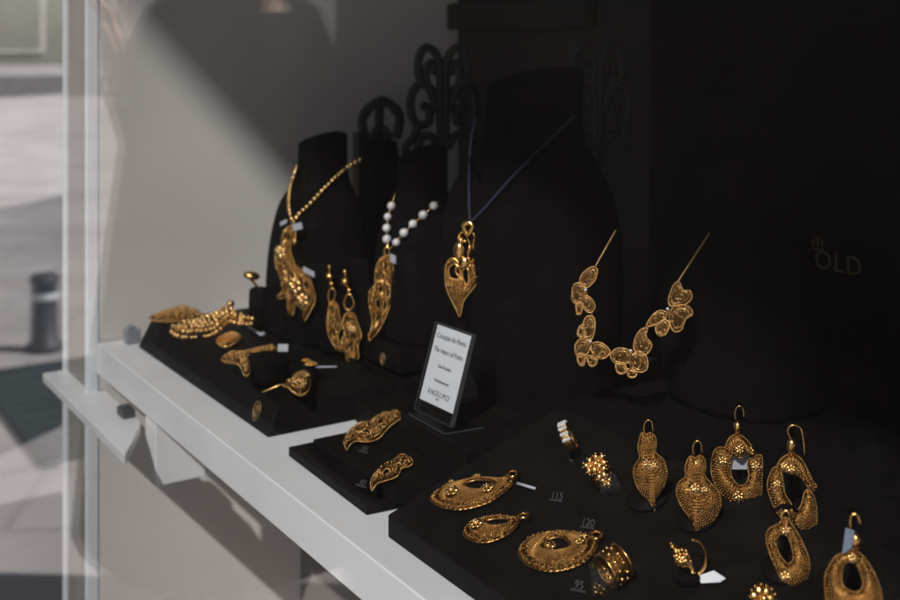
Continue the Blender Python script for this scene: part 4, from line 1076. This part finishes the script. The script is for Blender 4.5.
# ================================================================== HANGING EARRINGS AT THE RIGHT
S8 = lambda pts: crop(620, 420, 3.214, pts)
SQ = lambda pts: crop(450, 300, 2, pts)
def estand(fr, foot, x, y, label):
    """black stand: foot on the slope, thin stem and a small yoke that carries the hook"""
    t = thing('earring_stand', foot, label, 'stand')
    p = fr.p3(fr.px(x, y), -.006); b = MB()
    b.tube([Vector((p.x, p.y, foot.z - .004)) - fr.n * .004, p - fr.n * .004, p + UP * .001], .0016, 8)
    b.tube([p - fr.u * .006 - UP * .002, p - fr.u * .003 + UP * .0005, p + fr.u * .003 + UP * .0005, p + fr.u * .006 - UP * .002], .0013, 8)
    b.build('stem', M['velvet'], t)
    f = Vector((p.x, p.y, 0)) - fr.n * .004; f.z = wz(f.y) if f.y < .175 else .0655
    b = MB(); b.loft([[f + Vector((w * math.cos(k * .314), w * math.sin(k * .314), w * math.sin(k * .314) * WS)) + WN * z for k in range(20)] for z, w in ((.0004, .013), (.003, .013), (.005, .004))])
    b.build('foot', M['leather'], t); return t
HK = dict(wire='grain_gold', dome=.004, gr=.00055, gstep=.00165, rim='beads', rimr=.00062, scroll=.3, jit=.3)
def hanger(bx, by, off=.006, yaw=-8):
    f = onW(bx, by + 3); return upright(bx, by, (f - CAM).dot(D) + off, yaw)
fr = hanger(655, 512)
e1 = thing('leaf_earring', fr.p3((0, 0)), 'leaf shaped gold earring hanging at the left of the row', 'earring')
filigree(e1, fr, SQ([(384, 264), (392, 268), (400, 264), (410, 272), (413, 288), (411, 304), (427, 318), (434, 345), (428, 370), (415, 390), (409, 404), (413, 421), (405, 416), (398, 400), (382, 385), (370, 360), (367, 335), (379, 315), (376, 295), (379, 276)]),
         focus=(650, 461), flowers=[(647, 461, 3.6), (653, 463, 3)], veins=[S8([(62, 130), (95, 140), (140, 135)]), S8([(95, 140), (110, 190), (118, 285)]), S8([(75, 140), (80, 190), (105, 260)]), S8([(120, 140), (140, 190)])], bname='leaf_plate', **HK)
hang(fr, e1, 645, 426)
estand(fr, onW(655, 515), 649, 421, 'black stand behind the leaf shaped earring at the row end')
fr = hanger(695, 535)
e2 = thing('leaf_earring', fr.p3((0, 0)), 'larger leaf shaped gold earring hanging second in the row', 'earring')
filigree(e2, fr, SQ([(482, 311), (491, 315), (499, 309), (508, 316), (511, 332), (509, 348), (522, 366), (538, 385), (541, 410), (530, 435), (512, 450), (495, 461), (486, 470), (488, 450), (480, 435), (462, 410), (453, 385), (457, 364), (471, 352), (470, 335), (475, 318)]),
         focus=(697, 486), flowers=[(695, 485, 4.4), (704, 487, 3.4), (697, 461, 2.4)], veins=[S8([(190, 215), (245, 215), (300, 210)]), S8([(245, 215), (290, 260), (320, 280)]), S8([(245, 215), (270, 290), (245, 365)]), S8([(225, 220), (225, 290), (238, 350)])], bname='leaf_plate', **HK)
hang(fr, e2, 694, 447)
estand(fr, onW(695, 538), 699, 442, 'black stand behind the larger leaf earring')
fr = hanger(738, 505, .012)
e3 = thing('crescent_earring', fr.p3((0, 0)), 'crescent gold earring with domed cap and drop bead', 'earring')
filigree(e3, fr, S8([(300, 102), (320, 85), (345, 92), (358, 112), (354, 140), (358, 180), (380, 207), (402, 204), (413, 175), (409, 135), (425, 118), (455, 115), (456, 190), (452, 260), (420, 277), (380, 270), (340, 250), (310, 215), (292, 160)]),
         focus=(739, 468), flowers=[(722, 458, 4), (738, 493, 4.5), (755, 463, 4)], bname='crescent_plate', **HK)
filigree(e3, fr, S8([(338, 92), (350, 57), (377, 44), (405, 60), (428, 92), (432, 108), (405, 108), (388, 122), (360, 108)]), focus=(740, 458), flowers=[(739, 447, 4)], bname='cap_plate', **HK)
b = MB(); q = lambda x, y, h=.002: fr.p3(fr.px(620 + x / 3.214, 420 + y / 3.214), h)
b.ball(q(377, 20), .0031, 3, (.85, .85, 1.25)); b.ball(q(377, 38), .0014, 2); b.ball(q(425, 96), .0018, 2); b.ball(q(420, 88), .0014, 2)
b.build('drop_bead', M['gold'], e3)
hang(fr, e3, 736, 412)
b = MB(); paper_tag(b, fr.p3(fr.px(740, 462), -.004), RV, UP, .013, .012); b.build('price_tag', M['tag'], e3, False)
estand(fr, onW(738, 508), 741, 405, 'black stand behind the crescent earring with domed cap')
fr = hanger(790, 538, .012)
e4 = thing('openwork_earring', fr.p3((0, 0)), 'gold hoop earring with a broken outline of two lobes and a cap', 'earring')
filigree(e4, fr, SQ([(639, 348), (648, 333), (660, 338), (665, 360), (669, 385), (681, 405), (691, 428), (672, 438), (655, 426), (642, 400), (634, 370)]), focus=(793, 490), flowers=[(776, 481, 3.5), (784, 511, 4.5)], bname='lobe_plate', **HK)
filigree(e4, fr, SQ([(708, 384), (716, 378), (727, 392), (733, 420), (731, 450), (716, 463), (697, 456), (684, 440), (691, 424), (702, 408)]), focus=(790, 495), bname='lobe_plate', **HK)
filigree(e4, fr, SQ([(654, 333), (662, 316), (682, 306), (702, 317), (717, 344), (724, 360), (733, 372), (722, 381), (711, 366), (699, 352), (684, 343), (668, 342)]), focus=(787, 490), flowers=[(790, 466, 4), (783, 463, 3)], bname='cap_plate', **HK)
b = MB(); q = lambda x, y, h=.002: fr.p3(fr.px(620 + x / 3.214, 420 + y / 3.214), h)
b.ball(q(550, 80), .0036, 3, (.8, .8, 1.3)); b.ball(q(550, 104), .0014, 2); b.ball(q(522, 255), .002, 2); b.build('drop_bead', M['gold'], e4)
b = MB(); b.tube([q(*p) for p in catmull([(550, 62), (538, 35), (545, 17), (560, 14), (580, 25), (588, 60), (592, 108)], 5, False)], .0006, 6); b.build('hook', M['gold'], e4)
estand(fr, onW(790, 542), 794, 428, 'black stand behind the two lobed hoop earring')
fr = hanger(790, 584, .004)
e5 = thing('oval_earring', fr.p3((0, 0)), 'oval gold hoop earring hanging in front of the lobed one', 'earring')
filigree(e5, fr, S8([(510, 330), (530, 310), (550, 330), (580, 380), (605, 440), (607, 490), (580, 520), (550, 527), (520, 510), (490, 450), (470, 390), (475, 350)]), [S8([(508, 372), (530, 358), (550, 400), (556, 440), (542, 460), (520, 442), (502, 405)])],
         focus=(785, 547), flowers=[(784, 572, 4.5), (785, 527, 4)], bname='hoop_plate', **HK)
b = MB(); b.tube([fr.p3(fr.px(*p), .002) for p in catmull([(783, 521), (781, 514), (786, 509), (790, 515)], 4, False)], .0009, 6); b.build('hook', M['gold'], e5)
estand(fr, onW(790, 588), 788, 512, 'black stand behind the oval hoop earring')
fr = hanger(853, 640, .004)
e6 = thing('oval_earring', fr.p3((0, 0)), 'large oval gold hoop earring with blue grey tag at the right edge', 'earring')
filigree(e6, fr, S8([(690, 437), (720, 425), (748, 415), (780, 435), (810, 480), (835, 540), (842, 600), (830, 660), (790, 700), (750, 705), (705, 680), (670, 610), (658, 545), (660, 490)]), [S8([(715, 470), (740, 445), (765, 470), (780, 520), (768, 547), (740, 547), (712, 522)])],
         focus=(852, 575), flowers=[(851, 555, 4), (853, 604, 6)], bname='hoop_plate', **HK)
b = MB(); q = lambda x, y, h=.002: fr.p3(fr.px(620 + x / 3.214, 420 + y / 3.214), h)
b.ball(q(755, 382), .0036, 3, (.9, .9, 1.2)); b.ball(q(755, 400), .002, 2); b.ball(q(742, 360), .0016, 2); b.build('drop_bead', M['gold'], e6)
b = MB(); b.tube([q(*p) for p in catmull([(745, 365), (738, 330), (742, 302), (760, 300), (770, 330)], 5, False)], .0007, 6); b.build('hook', M['gold'], e6)
b = MB()
pts = [q(*p, .004) for p in ((720, 335), (748, 345), (738, 400), (708, 420))]; b.hexa(pts, [p + fr.n * .0005 for p in pts]); b.build('price_tag', M['blue_tag'], e6, False)
estand(fr, onW(853, 644), 856, 512, 'black stand behind the large oval earring at the right edge')

# ================================================================== PRICE FIGURES ON THE TRAYS
def price(x, y, label, s='115', sz=.0064, wedge=True):
    fr = wframe(x, y, .0006) if wedge else flat(x, y, .0178)
    t = thing('price_plate', fr.o, label, 'price tag', 'small price figures on the trays')
    u = (fr.u * .75 - fr.v * .55).normalized(); v = fr.n.cross(u)
    b = MB(); paper_tag(b, fr.o - v * .0010, u, v, .010, .0013, .0006); b.build('plate', M['digit'], t, False)
    if s: text(s, sz, fr.o + fr.n * .0008, u, (v + fr.n * .8), M['digit'], t, 'digits', depth=.0003)
    return t
price(557, 500, 'price figures 115 on the black slope between flat earring and rings')
price(588, 527, 'price figures above the loop of the largest flat earring', '120')
price(579, 590, 'price figures below the largest flat earring', '95')
price(362, 486, 'price figures left of the smaller curved pendant', '85', .006, False)
price(364, 452, 'price figures under the larger curved pendant', '85', .006, False)

# ================================================================== LIGHT, SKY, CAMERA
el = math.atan2(.81, math.hypot(.55, .74)); az = math.atan2(.55, -.74)
sd = Vector((.55, -.74, .81)).normalized()
sun = bpy.data.lights.new('sun', 'SUN'); sun.energy = 4.9; sun.angle = R(0.8); sun.color = (1, .97, .94)
so = bpy.data.objects.new('sun', sun); COL.objects.link(so); so.rotation_euler = sd.to_track_quat('Z', 'Y').to_euler(); so.location = sd * 20
w = bpy.data.worlds.new('World'); SC.world = w; w.use_nodes = True; nt = w.node_tree
bg = nt.nodes['Background']; sky = nt.nodes.new('ShaderNodeTexSky'); sky.sky_type = 'NISHITA'; sky.sun_disc = False
sky.sun_elevation = el; sky.sun_rotation = az
nt.links.new(sky.outputs[0], bg.inputs[0]); bg.inputs[1].default_value = 0.05

cam = bpy.data.cameras.new('camera'); co = bpy.data.objects.new('camera', cam); COL.objects.link(co)
co.location = CAM; co.rotation_euler = (R(90), 0, math.atan2(-D.x, D.y))
cam.sensor_width = 36; cam.lens = F / 900 * 36; cam.shift_y = -(300 - HZ) / 900; cam.clip_start = .02; cam.clip_end = 500
cam.dof.use_dof = True; cam.dof.focus_distance = .78; cam.dof.aperture_fstop = 8.0
SC.camera = co
SC.view_settings.view_transform = 'Standard'; SC.view_settings.look = 'None'; SC.view_settings.gamma = 1; SC.view_settings.exposure = 0.38
SC.cycles.transparent_max_bounces = 24; SC.cycles.max_bounces = 10; SC.cycles.use_denoising = True
